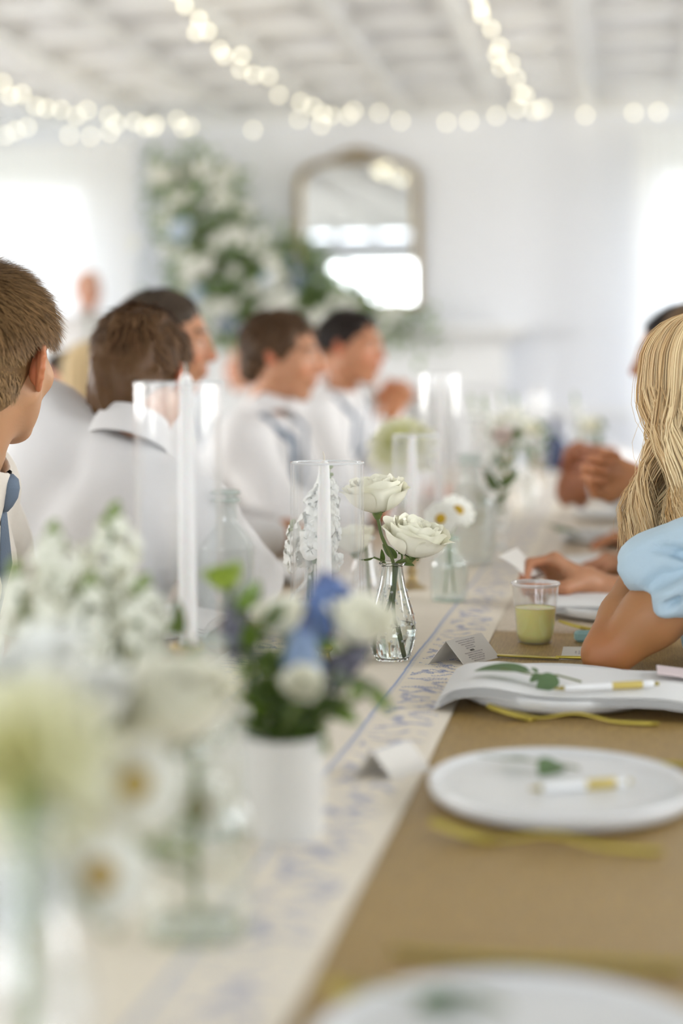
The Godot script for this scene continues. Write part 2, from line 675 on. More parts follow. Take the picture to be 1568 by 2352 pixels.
func build_fireplace(white: Material) -> void:
	var o := thing("fireplace", "white painted fireplace surround with a mantel shelf on the back wall", "fireplace", Vector3(-1.84, 0, BACK))
	var mb := MB.new()
	mb.box(Vector3(0, 1.505, 0.17), Vector3(2.4, 0.05, 0.34), 0.008)
	mb.box(Vector3(0, 1.455, 0.14), Vector3(2.28, 0.05, 0.28), 0.015)
	part("mantel_shelf", mb.done(), white, o)
	mb = MB.new()
	mb.box(Vector3(0, 1.27, 0.1), Vector3(2.1, 0.32, 0.2), 0.006)
	mb.box(Vector3(0, 1.27, 0.205), Vector3(1.2, 0.18, 0.02), 0.006)
	part("frieze", mb.done(), white, o)
	for s in [-1.0, 1.0]:
		mb = MB.new()
		mb.box(Vector3(s * 0.88, 0.55, 0.1), Vector3(0.32, 1.1, 0.2), 0.006)
		mb.box(Vector3(s * 0.88, 0.62, 0.205), Vector3(0.2, 0.8, 0.02), 0.006)
		mb.box(Vector3(s * 0.88, 0.1, 0.11), Vector3(0.36, 0.2, 0.22), 0.006)
		part("pilaster", mb.done(), white, o)
	mb = MB.new()
	mb.box(Vector3(0, 0.55, 0.03), Vector3(1.44, 1.1, 0.04), 0.004)
	part("firebox_panel", mb.done(), mat("firebox", Color(0.75, 0.74, 0.72), 0.7), o)

func mirror_outline(grow: float, bottom: float, n := 24) -> Array:
	# arched top with soft shoulders; local, origin at the bottom middle
	var out := []
	var w := 0.385 + grow
	out.append(Vector2(w * 1.04, -bottom))
	out.append(Vector2(w * 1.02, 0.35))
	out.append(Vector2(w, 0.7))
	for i in n + 1:
		var a := PI * i / n
		var cx := cos(a)
		var sx := pow(sin(a), 0.62)
		out.append(Vector2(w * signf(cx) * pow(absf(cx), 0.75), 0.76 + (0.185 + grow) * sx))
	out.append(Vector2(-w, 0.7))
	out.append(Vector2(-w * 1.02, 0.35))
	out.append(Vector2(-w * 1.04, -bottom))
	return out

func build_mirror() -> void:
	var o := thing("wall_mirror", "arched mirror in a slim antique gold frame above the mantel", "mirror", Vector3(-1.825, 1.705, BACK + 0.05))
	o.rotation.x = deg_to_rad(1.0)
	var gold := mat("antique_gold", Color(0.62, 0.53, 0.34), 0.4, 0.75)
	var inner := mirror_outline(0.0, 0.0)
	var outer := mirror_outline(0.04, 0.04)
	var mb := MB.new()
	var rows := []
	for k in inner.size() + 1:
		var i: Vector2 = inner[k % inner.size()]
		var q: Vector2 = outer[k % inner.size()]
		var m := i.lerp(q, 0.5)
		rows.append(PackedVector3Array([Vector3(i.x, i.y, 0.0), Vector3(i.x, i.y, 0.02), Vector3(m.x, m.y, 0.035), Vector3(q.x, q.y, 0.02), Vector3(q.x, q.y, -0.02)]))
	mb.grid(rows)
	part("frame", mb.done(), gold, o)
	mb = MB.new()
	for s in [-1.0, 1.0]:
		mb.tube([Vector3(0, 1.0, 0.015), Vector3(s * 0.05, 1.025, 0.02), Vector3(s * 0.11, 1.005, 0.02), Vector3(s * 0.17, 0.985, 0.015)], [0.02, 0.016, 0.012, 0.006], 8)
	mb.ball(Vector3(0, 1.02, 0.02), Vector3(0.03, 0.035, 0.02), 12)
	part("crest", mb.done(), gold, o)
	mb = MB.new()
	var c := mb.add(Vector3(0, 0.4, 0.004))
	var first := mb.v.size()
	for p in inner:
		mb.add(Vector3(p.x, p.y, 0.004))
	for k in inner.size():
		mb.tri(c, first + k, first + (k + 1) % inner.size())
	part("mirror_glass", mb.done(), mat("silvered", Color(0.93, 0.94, 0.94), 0.02, 1.0), o)

func build_string_lights() -> void:
	# strands of round bulbs: each strand is a wire with its bulbs as parts
	var wire := mat("white_wire", Color(0.85, 0.85, 0.83), 0.5)
	var bulbm := mat("bulb_glow", Color(1, 0.97, 0.88), 0.3)
	bulbm.emission_enabled = true
	bulbm.emission = Color(1.0, 0.965, 0.84)
	bulbm.emission_energy_multiplier = BULB
	var mb := MB.new()
	mb.ball(Vector3(0, -0.022, 0), Vector3(0.013, 0.015, 0.013), 10)
	var bulb := mb.done()
	mb = MB.new()
	mb.lathe([Vector2(0, 0.004), Vector2(0.006, 0.003), Vector2(0.0065, -0.008), Vector2(0.004, -0.009)], 8)
	var cap := mb.done()
	# pixel paths of the strands with the distances at which they hang
	var strands := [
		["fairy light strand swagged from the ceiling down towards the middle of the room", [[405, -30, 6.9], [424, 2, 7.0], [457, 33, 7.2], [450, 64, 7.5], [477, 62, 7.4], [505, 104, 7.8], [515, 119, 7.9], [555, 117, 7.7], [552, 150, 8.2], [583, 162, 8.3], [617, 166, 8.2], [640, 209, 8.7], [690, 226, 8.9], [718, 236, 9.0], [740, 252, 9.3], [760, 257, 9.4], [737, 279, 9.6], [800, 258, 9.6], [812, 246, 9.5]]],
		["fairy light strand dropping along the ceiling at the right of the mirror", [[1095, -20, 6.9], [1103, 6, 7.0], [1106, 22, 7.1], [1128, 56, 7.4], [1147, 97, 7.8], [1140, 116, 8.0], [1150, 145, 8.3], [1172, 136, 8.1], [1186, 170, 8.5], [1196, 208, 8.9], [1207, 211, 9.0], [1187, 241, 9.3], [1226, 246, 9.4], [1242, 243, 9.5], [1246, 238, 9.6]]],
		["fairy light strand along the top of the back wall left of the flowers", [[6, 180, 8.0], [24, 211, 8.4], [50, 206, 8.4], [82, 235, 8.8], [106, 240, 8.9], [140, 243, 8.9], [175, 258, 9.1], [200, 244, 9.0], [250, 257, 9.2], [268, 276, 9.4], [310, 272, 9.4], [357, 277, 9.5], [407, 266, 9.4], [436, 282, 9.6]]],
		["lower fairy light strand in the far left corner under the ceiling", [[12, 303, 9.7], [36, 292, 9.7], [62, 284, 9.7], [159, 302, 9.9], [208, 305, 9.9], [252, 296, 9.9], [333, 284, 9.8], [352, 285, 9.8], [420, 287, 9.9]]],
		["sparse fairy light strand over the mirror along the wall top", [[581, 291, 10.1], [686, 266, 10.1], [870, 251, 10.0], [920, 270, 10.1], [1025, 274, 10.2], [1077, 270, 10.2], [1140, 258, 10.1], [1345, 262, 10.2], [1455, 256, 10.2], [1510, 252, 10.2]]]]
	for sdef in strands:
		var pts: Array[Vector3] = []
		for q in sdef[1]:
			var p := P(q[0], q[1], q[2])
			p.y = minf(p.y, CEIL - 0.05)
			p.z = maxf(p.z, BACK + 0.08)
			pts.append(p)
		var o := thing("string_lights", sdef[0], "string lights", pts[0])
		var line := []
		for i in pts.size():
			line.append(pts[i] - pts[0])
			if i < pts.size() - 1:
				line.append((pts[i] + pts[i + 1]) / 2 - pts[0] + Vector3(0, -0.015, 0))
		mb = MB.new()
		mb.tube(line, [0.0025], 5)
		part("wire", mb.done(), wire, o)
		for p in pts:
			var b := part("bulb", bulb, bulbm, o, xf(p - pts[0]))
			part("socket", cap, wire, b)
			var l := OmniLight3D.new()
			l.name = "bulb_light"
			l.light_color = Color(1.0, 0.93, 0.78)
			l.light_energy = 0.003
			l.omni_range = 20.0
			l.omni_attenuation = 2.0
			l.light_size = 0.01
			l.shadow_enabled = true
			o.add_child(l, true)
			l.position = p - pts[0] + Vector3(0, -0.022, 0)

const BULB := 3.4

# ------------------------------------------------------------------ tables and runner
const TX0 := -0.93
const TX1 := 0.16

func build_tables() -> void:
	var wood := mat("table_laminate", Color(0.695, 0.575, 0.34), 0.42)
	wood.albedo_texture = noise_tex(0.02, 5, 512, ramp2(Color(0.82, 0.80, 0.77), Color(1, 1, 1)))
	tri_map(wood, Vector3(26.0, 26.0, 2.0), true)
	wood.heightmap_enabled = true
	wood.heightmap_scale = 0.06
	wood.heightmap_texture = noise_tex(0.06, 4, 512)
	var pale := mat("table_laminate_pale", Color(0.86, 0.79, 0.69), 0.35)
	pale.albedo_texture = wood.albedo_texture
	tri_map(pale, Vector3(26.0, 26.0, 2.0), true)
	var steel := mat("table_leg_grey", Color(0.35, 0.34, 0.33), 0.4, 0.6)
	var spans := [[0.6, -2.448], [-2.452, -4.89], [-4.9, -7.34]]
	var lab := ["brown laminate banquet table nearest the camera carrying the runner and first plates", "paler laminate banquet table butted behind the brown one, under the lemonade drinker's hand", "pale banquet table at the far end of the row"]
	for i in 3:
		var z0: float = spans[i][0]
		var z1: float = spans[i][1]
		var o := thing("banquet_table", lab[i], "table", Vector3((TX0 + TX1) / 2, 0, (z0 + z1) / 2))
		var mb := MB.new()
		mb.box(Vector3(0, TOP - 0.016, 0), Vector3(TX1 - TX0, 0.032, z0 - z1), 0.004)
		part("tabletop", mb.done(), wood if i == 0 else pale, o)
		for sx in [-1.0, 1.0]:
			for sz in [-1.0, 1.0]:
				mb = MB.new()
				mb.tube([Vector3(sx * 0.42, 0.0, sz * ((z0 - z1) / 2 - 0.25)), Vector3(sx * 0.42, TOP - 0.032, sz * ((z0 - z1) / 2 - 0.25))], [0.018], 10)
				part("leg", mb.done(), steel, o)
	# runner: cream cotton with a blue stitched line and a printed border on both sides
	var img := Image.create(512, 1024, false, Image.FORMAT_RGB8)
	img.fill(Color(0.92, 0.88, 0.81))
	var r := RandomNumberGenerator.new()
	r.seed = 5
	# faint slub
	for i in 900:
		var y := r.randi_range(0, 1023)
		var x := r.randi_range(0, 511)
		img.fill_rect(Rect2i(x, y, r.randi_range(20, 90), 1), Color(0.95, 0.91, 0.84) if i % 2 else Color(0.915, 0.87, 0.795))
	# width 0.35 m over 512 px, length 0.70 m over 1024 px
	for side in 2:
		var lx := 128 if side == 0 else 384
		for y in 1024:                      # zigzag stitch
			var zz := absi((y % 12) - 6)
			var wob := int(2.0 * sin(y * TAU / 512.0))
			var x := lx + wob
			img.fill_rect(Rect2i(x - 2, y, 4, 1), Color(0.68, 0.71, 0.79))
			img.fill_rect(Rect2i(x - 5 + zz * 2, y, 3, 1), Color(0.58, 0.63, 0.76))
		# sprays of printed sprigs between stitch and hem
		var bx0 := 20 if side == 0 else 400
		for clump in 17:
			var cy := int(1024.0 * (clump + 0.5) / 17.0)
			var cx := bx0 + 42 + r.randi_range(-12, 14)
			for k in 5:
				var ax := float(cx + r.randi_range(-32, 32))
				var ay := float(cy + r.randi_range(-16, 16))
				var ang := r.randf() * TAU
				for seg in 22:
					var nx_ := ax + cos(ang) * 3.0
					var ny_ := ay + sin(ang) * 2.0
					var tone := Color(0.47, 0.50, 0.66).lerp(Color(0.70, 0.71, 0.77), r.randf())
					for q in 4:
						var u := q / 4.0
						_dot(img, int(lerpf(ax, nx_, u)), int(lerpf(ay, ny_, u)), 1, tone, bx0, bx0 + 92)
					if seg % 2 == 0:
						for l in [-1.0, 1.0]:
							var la: float = ang + l * 1.1
							for q in 6:
								_dot(img, int(nx_ + cos(la) * q * 1.3), int(ny_ + sin(la) * q), 2 if q > 1 and q < 5 else 1, tone, bx0, bx0 + 92)
					ax = nx_
					ay = ny_
					ang += r.randf_range(-0.35, 0.35)
	var rm := mat("runner_cotton", Color.WHITE, 0.9)
	rm.albedo_texture = ImageTexture.create_from_image(img)
	rm.heightmap_enabled = true
	rm.heightmap_scale = 0.02
	rm.heightmap_texture = noise_tex(0.2, 3, 256)
	var mb2 := MB.new()
	var rx0 := -0.576
	var rx1 := -0.200
	var rows := []
	var nz := 150
	for i in nz + 1:
		var z := 0.55 - 7.8 * i / nz
		var row := PackedVector3Array()
		var shift := 0.0012 * sin(z * 3.1) + 0.0008 * sin(z * 7.7)
		for j in 13:
			var x := lerpf(rx0, rx1, j / 12.0) + shift
			var y := TOP + 0.003 + 0.0015 * sin(z * 9.0 + j) * sin(j * 1.7)
			if j == 0 or j == 12:
				y = TOP + 0.0012
			row.append(Vector3(x, y, z))
		rows.append(row)
	mb2.grid(rows)
	for i in mb2.u.size():
		mb2.u[i] = Vector2((mb2.v[i].x - rx0) / (rx1 - rx0), mb2.v[i].z / 0.70)
	# underside so that the cloth has thickness
	var low := []
	for row in rows:
		var q := PackedVector3Array([row[0], row[0] + Vector3(0, -0.001, 0), row[12] + Vector3(0, -0.001, 0), row[12]])
		low.append(q)
	mb2.grid(low)
	single("table_runner", mb2.done(), rm, "long cream cotton table runner with blue stitching and a blue printed border", "table runner")

func _dot(img: Image, x: int, y: int, s: int, c: Color, x0: int, x1: int) -> void:
	if x < x0 or x + s > x1:
		return
	img.fill_rect(Rect2i(x, posmod(y, 1024), s, s), c)

# ------------------------------------------------------------------ people
const UP := Vector3.UP

func skin(key: String, base: Color) -> StandardMaterial3D:
	var m := vcol("skin_" + key, 0.5)
	m.albedo_color = Color.WHITE
	m.subsurf_scatter_enabled = true
	m.subsurf_scatter_strength = 0.12
	m.heightmap_enabled = true
	m.heightmap_scale = 0.01
	m.heightmap_texture = shared_noise("skin_relief", 0.12)
	tri_map(m, Vector3.ONE * 14.0)
	return m

var noises := {}
func shared_noise(key: String, freq: float, oct := 4, size := 256) -> NoiseTexture2D:
	if not noises.has(key):
		noises[key] = noise_tex(freq, oct, size)
	return noises[key]

func cloth(key: String, c: Color, rough := 0.85) -> StandardMaterial3D:
	var m := mat("cloth_" + key, c, rough)
	m.heightmap_enabled = true
	m.heightmap_scale = 0.05
	m.heightmap_texture = shared_noise("cloth_relief", 0.09, 5)
	m.rim_enabled = true
	m.rim = 0.25
	tri_map(m, Vector3.ONE * 9.0)
	return m

# head-local axes: origin in the middle of the skull, face towards +Z, up +Y
func head_field(cell: float, ears := true, neck := Vector3(0, -0.16, -0.04)) -> Field:
	var f := Field.new(Vector3(-0.1, -0.2, -0.125), Vector3(0.1, 0.125, 0.14), cell)
	f.ell(Vector3(0, 0.022, -0.014), Vector3(0.075, 0.087, 0.096), 0.02)
	f.ell(Vector3(0, -0.03, 0.03), Vector3(0.061, 0.085, 0.064), 0.03)
	for s in [-1.0, 1.0]:
		f.cap(Vector3(s * 0.052, -0.055, 0.0), Vector3(s * 0.016, -0.104, 0.062), 0.02, 0.015, 0.025)
		f.ell(Vector3(s * 0.042, -0.03, 0.062), Vector3(0.024, 0.022, 0.018), 0.02)
	f.ell(Vector3(0, -0.105, 0.068), Vector3(0.02, 0.016, 0.016), 0.02)
	f.cap(Vector3(0, -0.07, -0.02), neck, 0.05, 0.05, 0.025)
	f.cap(Vector3(-0.04, 0.02, 0.078), Vector3(0.04, 0.02, 0.078), 0.011, 0.011, 0.018)
	for s in [-1.0, 1.0]:
		f.ell(Vector3(s * 0.032, -0.001, 0.098), Vector3(0.019, 0.011, 0.014), 0.012, Basis(), true)
		f.ell(Vector3(s * 0.032, -0.001, 0.076), Vector3(0.0135, 0.0115, 0.013), 0.004)
	f.cap(Vector3(0, 0.008, 0.09), Vector3(0, -0.033, 0.112), 0.0085, 0.011, 0.012)
	for s in [-1.0, 1.0]:
		f.ell(Vector3(s * 0.012, -0.038, 0.1), Vector3(0.008, 0.007, 0.009), 0.008)
	f.ell(Vector3(0, -0.066, 0.086), Vector3(0.026, 0.018, 0.014), 0.015)
	f.cap(Vector3(-0.018, -0.0635, 0.0965), Vector3(0.018, -0.0635, 0.0965), 0.005, 0.005, 0.006)
	f.cap(Vector3(-0.015, -0.0735, 0.0955), Vector3(0.015, -0.0735, 0.0955), 0.006, 0.006, 0.006)
	f.ell(Vector3(0, -0.0685, 0.104), Vector3(0.022, 0.0014, 0.006), 0.002, Basis(), true)
	if ears:
		for s in [-1.0, 1.0]:
			f.ell(Vector3(s * 0.079, -0.004, -0.012), Vector3(0.007, 0.031, 0.018), 0.006, Basis(UP, -s * 0.45))
			f.ell(Vector3(s * 0.085, -0.004, -0.006), Vector3(0.006, 0.014, 0.008), 0.004, Basis(UP, -s * 0.45), true)
	return f

func head_colour(base: Color) -> Callable:
	var lip := base * Color(0.86, 0.5, 0.48)
	var red := base * Color(1.12, 0.74, 0.66)
	var brow := Color(0.06, 0.04, 0.025)
	return func(p: Vector3) -> Color:
		var k := base
		if absf(p.x) > 0.076 and p.y < 0.04:
			k = red
		if p.z > 0.06:
			if Vector2(p.x / 0.022, (p.y + 0.068) / 0.0095).length() < 1.0 and p.z > 0.09:
				return lip
			if absf(p.y - 0.024) < 0.006 and absf(absf(p.x) - 0.032) < 0.02:
				return brow
			if Vector2((absf(p.x) - 0.032) / 0.011, (p.y + 0.001) / 0.0045).length() < 1.0:
				return Color(0.05, 0.035, 0.025) if absf(absf(p.x) - 0.032) < 0.0055 else Color(0.6, 0.55, 0.5)
			var ch := clampf(1.0 - Vector2((absf(p.x) - 0.042) / 0.028, (p.y + 0.035) / 0.03).length(), 0, 1)
			k = k.lerp(red, ch * 0.7)
			if Vector2(p.x / 0.016, (p.y + 0.035) / 0.014).length() < 1.0 and p.z > 0.095:
				k = k.lerp(red, 0.6)
		return k

func head_xf(at: Vector3, face: Vector3, tilt := 0.0, up := UP) -> Transform3D:
	var z := face.normalized()
	var x := up.cross(z).normalized()
	return Transform3D(Basis(x, z.cross(x), z) * Basis(Vector3.BACK, tilt), at)

# hand-local axes: wrist at the origin, fingers towards +Y, palm facing +Z, thumb on +X (right hand)
func hand(mb: MB, x: Transform3D, curls: Array, thumb: Array, colour: Color, mirror := false, cell := 0.004) -> void:
	var f := Field.new(Vector3(-0.075, -0.035, -0.03), Vector3(0.085, 0.19, 0.11), cell)
	var mcp := [Vector3(0.030, 0.088, -0.004), Vector3(0.010, 0.093, -0.007), Vector3(-0.012, 0.088, -0.004), Vector3(-0.031, 0.078, 0.001)]
	var lens := [[0.044, 0.026, 0.021], [0.048, 0.030, 0.022], [0.044, 0.028, 0.021], [0.034, 0.021, 0.018]]
	var rad := [0.0092, 0.0094, 0.0089, 0.0079]
	var sgn := -1.0 if mirror else 1.0
	var mm := Vector3(sgn, 1, 1)
	f.cap(Vector3(0.008, -0.04, 0) * mm, Vector3(0.006, 0.02, 0) * mm, 0.021, 0.022, 0.02)
	f.cap(Vector3(-0.01, -0.04, 0) * mm, Vector3(-0.012, 0.02, 0) * mm, 0.021, 0.021, 0.02)
	for i in 4:
		f.cap(Vector3(0.012 - i * 0.008, 0.012, 0.002) * mm, (mcp[i] + Vector3(0, -0.006, 0.004)) * mm, 0.014, 0.0125, 0.016)
		f.ell(mcp[i] * mm, Vector3.ONE * 0.0112, 0.008)
		var a := 0.0
		var p: Vector3 = mcp[i]
		var spread: float = curls[i][3] if curls[i].size() > 3 else (1.5 - i) * 0.05
		for k in 3:
			a += curls[i][k]
			var dirv := Vector3(sin(spread) * cos(a), cos(spread) * cos(a), sin(a))
			var q: Vector3 = p + dirv * lens[i][k]
			var r: float = rad[i] * (1.0 - 0.09 * k)
			f.cap(p * mm, q * mm, r, r * 0.9, 0.005 if k else 0.008)
			p = q
	var p0 := Vector3(0.02, 0.02, 0.008)
	f.cap(p0 * mm, thumb[0] * mm, 0.017, 0.0125, 0.018)
	f.cap(thumb[0] * mm, thumb[1] * mm, 0.0115, 0.0102, 0.008)
	f.cap(thumb[1] * mm, thumb[2] * mm, 0.0102, 0.0085, 0.005)
	f.ell(Vector3(0.026, 0.04, 0.012) * mm, Vector3(0.014, 0.024, 0.013), 0.012)
	var tip := colour * Color(1.08, 0.8, 0.74)
	f.into(mb, x, func(p: Vector3) -> Color: return colour.lerp(tip, clampf((p.y - 0.08) * 8.0, 0, 0.7) + clampf(p.z * 8.0 - 0.2, 0, 0.3)))

const RELAXED := [[0.35, 0.45, 0.25], [0.42, 0.5, 0.3], [0.48, 0.55, 0.3], [0.52, 0.55, 0.3]]
const FIST := [[1.2, 1.5, 0.9], [1.25, 1.55, 0.9], [1.3, 1.55, 0.9], [1.3, 1.5, 0.9]]
const THUMB := [Vector3(0.046, 0.052, 0.02), Vector3(0.055, 0.08, 0.028), Vector3(0.052, 0.103, 0.036)]
const THUMB_IN := [Vector3(0.044, 0.055, 0.028), Vector3(0.03, 0.078, 0.05), Vector3(0.008, 0.088, 0.058)]

func hand_xf(wrist: Vector3, fingers: Vector3, palm: Vector3) -> Transform3D:
	var y := fingers.normalized()
	var z := (palm - y * palm.dot(y)).normalized()
	return Transform3D(Basis(y.cross(z), y, z), wrist)

# k: neck, face-on torso direction f, pelvis, half shoulder width, elbows and wrists [right, left]
func skeleton(k: Dictionary) -> Dictionary:
	var f: Vector3 = k.f
	f = f.normalized()
	var n: Vector3 = k.neck
	var pel: Vector3 = k.pelvis
	var up := (n - pel).normalized()
	var side := f.cross(up).normalized()       # towards the person's right
	var w: float = k.get("w", 0.185)
	if not k.has("sh"):
		k.sh = [n + side * w - up * 0.06, n - side * w - up * 0.06]
	if not k.has("el"):
		k.el = []
		k.wr = []
		for i in 2:
			var s := side * (1.0 if i == 0 else -1.0)
			var e: Vector3 = k.sh[i] + s * 0.05 - UP * 0.27 + f * 0.1
			e.y = maxf(e.y, 0.8)
			k.el.append(e)
			var q := e + f * 0.2 - s * 0.13
			q.y = 0.795
			k.wr.append(q)
	k.up = up
	k.side = side
	k.f = f
	return k

func torso(fl: Field, k: Dictionary, g: float, sleeve: float) -> void:
	var n: Vector3 = k.neck
	var up: Vector3 = k.up
	var f: Vector3 = k.f
	var side: Vector3 = k.side
	var pel: Vector3 = k.pelvis
	var h := n.distance_to(pel)
	for s in [-1.0, 1.0]:
		fl.cap(n + side * s * 0.075 - up * 0.16 + f * 0.01, pel + side * s * 0.07 + up * 0.12, 0.098 + g, 0.1 + g, 0.06)
		fl.cap(n - up * 0.05 - f * 0.01, k.sh[0 if s > 0 else 1] - f * 0.005, 0.046 + g, 0.056 + g, 0.04)
		fl.cap(n + side * s * 0.1 - up * 0.12 - f * 0.035, n + side * s * 0.09 - up * 0.3 - f * 0.03, 0.07 + g, 0.07 + g, 0.05)
		fl.cap(pel + side * s * 0.08, pel + side * s * 0.07 + up * h * 0.3, 0.105 + g, 0.1 + g, 0.05)
	for i in 2:
		var sh: Vector3 = k.sh[i]
		var e: Vector3 = k.el[i]
		var wr: Vector3 = k.wr[i]
		if sleeve > 0.0 and g > 0.0:
			var end := e.lerp(wr, 0.9) if sleeve >= 1.0 else sh.lerp(e, 0.75)
			fl.cap(sh, e, 0.054 + g, 0.042 + g * 1.4, 0.03)
			if sleeve >= 1.0:
				fl.cap(e, end, 0.041 + g * 1.4, 0.032 + g, 0.015)
		else:
			fl.cap(sh, e, 0.05, 0.037, 0.03)
			fl.cap(e, e.lerp(wr, 0.3), 0.036, 0.039, 0.01)
			fl.cap(e.lerp(wr, 0.3), wr, 0.039, 0.024, 0.01)

func bounds_of(k: Dictionary, m: float) -> Array:
	var a: Vector3 = k.neck
	var b: Vector3 = k.neck
	for p in [k.pelvis, k.sh[0], k.sh[1], k.el[0], k.el[1], k.wr[0], k.wr[1]]:
		a = a.min(p)
		b = b.max(p)
	return [a - Vector3(m, m, m), b + Vector3(m, m, m)]

# the whole figure.  k: also head (Transform3D), skin, shirt, trousers colours, hair callable
func person(k: Dictionary) -> Node3D:
	k = skeleton(k)
	var base := Vector3(k.pelvis.x, 0, k.pelvis.z)
	var o := thing("person", k.label, "person", base)
	var back := Transform3D(Basis(), -base)
	var sk: Color = k.skin
	var cell: float = k.get("cell", 0.016)
	var mb := MB.new()
	var bb := bounds_of(k, 0.13)
	var fl := Field.new(bb[0], bb[1], cell)
	torso(fl, k, 0.0, 0.0)
	var hx: Transform3D = k.head
	var throat: Vector3 = k.get("throat", hx * Vector3(0, -0.15, -0.04))
	fl.cap(k.neck - k.up * 0.05, throat, 0.05, 0.05, 0.02)
	mb.col = sk
	fl.into(mb, back, func(_p: Vector3) -> Color: return sk)
	var hf := head_field(k.get("head_cell", 0.0065), not k.get("fine_ears", false), hx.affine_inverse() * k.neck.lerp(throat, 0.6))
	hf.into(mb, back * hx, head_colour(sk))
	if k.get("fine_ears", false):
		for s in [-1.0, 1.0]:
			ear(mb, back * hx, s, sk)
	var hands: Array = k.get("hands", [])
	for i in 2:
		var e: Vector3 = k.el[i]
		var w: Vector3 = k.wr[i]
		var hd: Dictionary = hands[i] if hands.size() > i else {}
		var fdir: Vector3 = hd.get("dir", ((w - e) * Vector3(1, 0.2, 1)).normalized())
		var palm: Vector3 = hd.get("palm", Vector3.DOWN)
		hand(mb, back * hand_xf(w, fdir, palm), hd.get("curl", RELAXED), hd.get("thumb", THUMB), sk, i == 1, hd.get("cell", 0.0055))
	var body := part("body", mb.done(), skin(k.get("skin_key", "a"), sk), o)
	body.set_meta("label", "head, neck, arms and hands")
	# shirt
	if k.has("shirt"):
		mb = MB.new()
		fl = Field.new(bb[0], bb[1], cell)
		torso(fl, k, k.get("ease", 0.016), k.get("sleeve", 1.0))
		fl.keep(k.neck + k.up * 0.022, -k.up + k.f * 0.25, 0.01)
		var fold := FastNoiseLite.new()
		fold.seed = 11
		fold.frequency = 9.0
		for i in fl.d.size():
			if absf(fl.d[i]) < 0.06:
				var x := i % fl.nx
				var y := (i / fl.nx) % fl.ny
				var z := i / (fl.nx * fl.ny)
				var p := fl.lo + Vector3(x, y, z) * fl.s
				fl.d[i] += 0.009 * fold.get_noise_3d(p.x + p.y * 0.4, p.y * 0.45, p.z + p.y * 0.3)
		fl.into(mb, back)
		var shirt := part("shirt", mb.done(), k.shirt, o)
		# collar: a folded band round the neck
		mb = MB.new()
		var rows := []
		var nx := (k.neck + (throat - k.neck).normalized() * 0.022) as Vector3
		var ax := (throat - k.neck).normalized() as Vector3
		var fz := (k.f - ax * k.f.dot(ax)).normalized() as Vector3
		var fx := ax.cross(fz)
		for step in [[0.058, -0.02], [0.057, 0.03], [0.060, 0.035], [0.064, 0.034], [0.071, 0.008], [0.080, -0.026], [0.077, -0.028], [0.068, 0.0], [0.062, -0.01]]:
			var row := PackedVector3Array()
			for j in 29:
				var a := PI * 2.0 * (j / 28.0) * 0.955 + 0.14
				var front := pow(maxf(0.0, cos(a)), 4.0)
				row.append(back * (nx - ax * (0.012 + front * (0.03 if step[1] < 0.0 else 0.008)) + fz * cos(a) * step[0] * 1.02 + fx * sin(a) * step[0] + ax * step[1]))
			rows.append(row)
		mb.grid(rows)
		part("collar", mb.done(), k.shirt, shirt)
	if k.has("tie"):
		mb = MB.new()
		var c0: Vector3 = k.neck + k.f * 0.066 - k.up * 0.014
		mb.tube([back * (c0 + k.up * 0.02), back * (c0 + k.up * 0.014 + k.f * 0.005), back * (c0 + k.up * 0.004 + k.f * 0.009), back * (c0 - k.up * 0.008 + k.f * 0.012), back * (c0 - k.up * 0.02 + k.f * 0.0125), back * (c0 - k.up * 0.03 + k.f * 0.012)], [0.012, 0.0165, 0.0175, 0.016, 0.0125, 0.0085], 20, 0.8)
		mb.tube([back * (c0 - k.up * 0.03 + k.f * 0.012), back * (c0 - k.up * 0.12 + k.f * 0.045), back * (c0 - k.up * 0.28 + k.f * 0.06), back * (c0 - k.up * 0.36 + k.f * 0.06)], [0.009, 0.022, 0.034, 0.01], 16, 0.22)
		part("tie", mb.done(), k.tie, o)
	if k.has("braces"):
		for s in [-1.0, 1.0]:
			mb = MB.new()
			var pts := []
			for q in [[-0.06, 0.15, -0.36], [-0.075, 0.152, -0.18], [-0.085, 0.105, -0.05], [-0.09, 0.0, 0.016], [-0.09, -0.11, -0.05], [-0.08, -0.155, -0.17], [-0.045, -0.155, -0.36]]:
				pts.append(back * (k.neck + k.side * s * -q[0] * 1.15 + k.f * q[1] * 1.03 + k.up * q[2]))
			mb.tube(pts, [0.016], 6, 0.3)
			part("suspender_strap", mb.done(), k.braces, o)
	# trousers with legs under the table
	mb = MB.new()
	var fy := Vector3(k.f.x, 0, k.f.z).normalized() as Vector3
	var sd := Vector3(k.side.x, 0, k.side.z).normalized() as Vector3
	var p2: Vector3 = k.pelvis
	var seated: bool = k.get("seated", true)
	var knee := p2 + fy * 0.42 + UP * 0.02 if seated else p2 - UP * 0.42 + fy * 0.03
	var foot := knee + Vector3(0, -knee.y + 0.1, 0) - fy * (0.06 if seated else 0.0)
	fl = Field.new(p2.min(foot) - Vector3(0.3, 0.12, 0.3), p2.max(knee) + Vector3(0.3, 0.2, 0.3), 0.024)
	for s in [-1.0, 1.0]:
		fl.cap(p2 + sd * s * 0.08, knee + sd * s * 0.11, 0.098, 0.068, 0.04)
		fl.cap(knee + sd * s * 0.11, foot + sd * s * 0.11, 0.064, 0.05, 0.03)
	fl.cap(p2 - sd * 0.07, p2 + sd * 0.07, 0.122, 0.122, 0.05)
	fl.cap(p2 + UP * 0.08, p2 - UP * 0.02, 0.115, 0.12, 0.05)
	fl.into(mb, back)
	part("skirt" if k.get("dress", false) else "trousers", mb.done(), k.get("trousers", cloth("khaki", Color(0.62, 0.57, 0.48))), o)
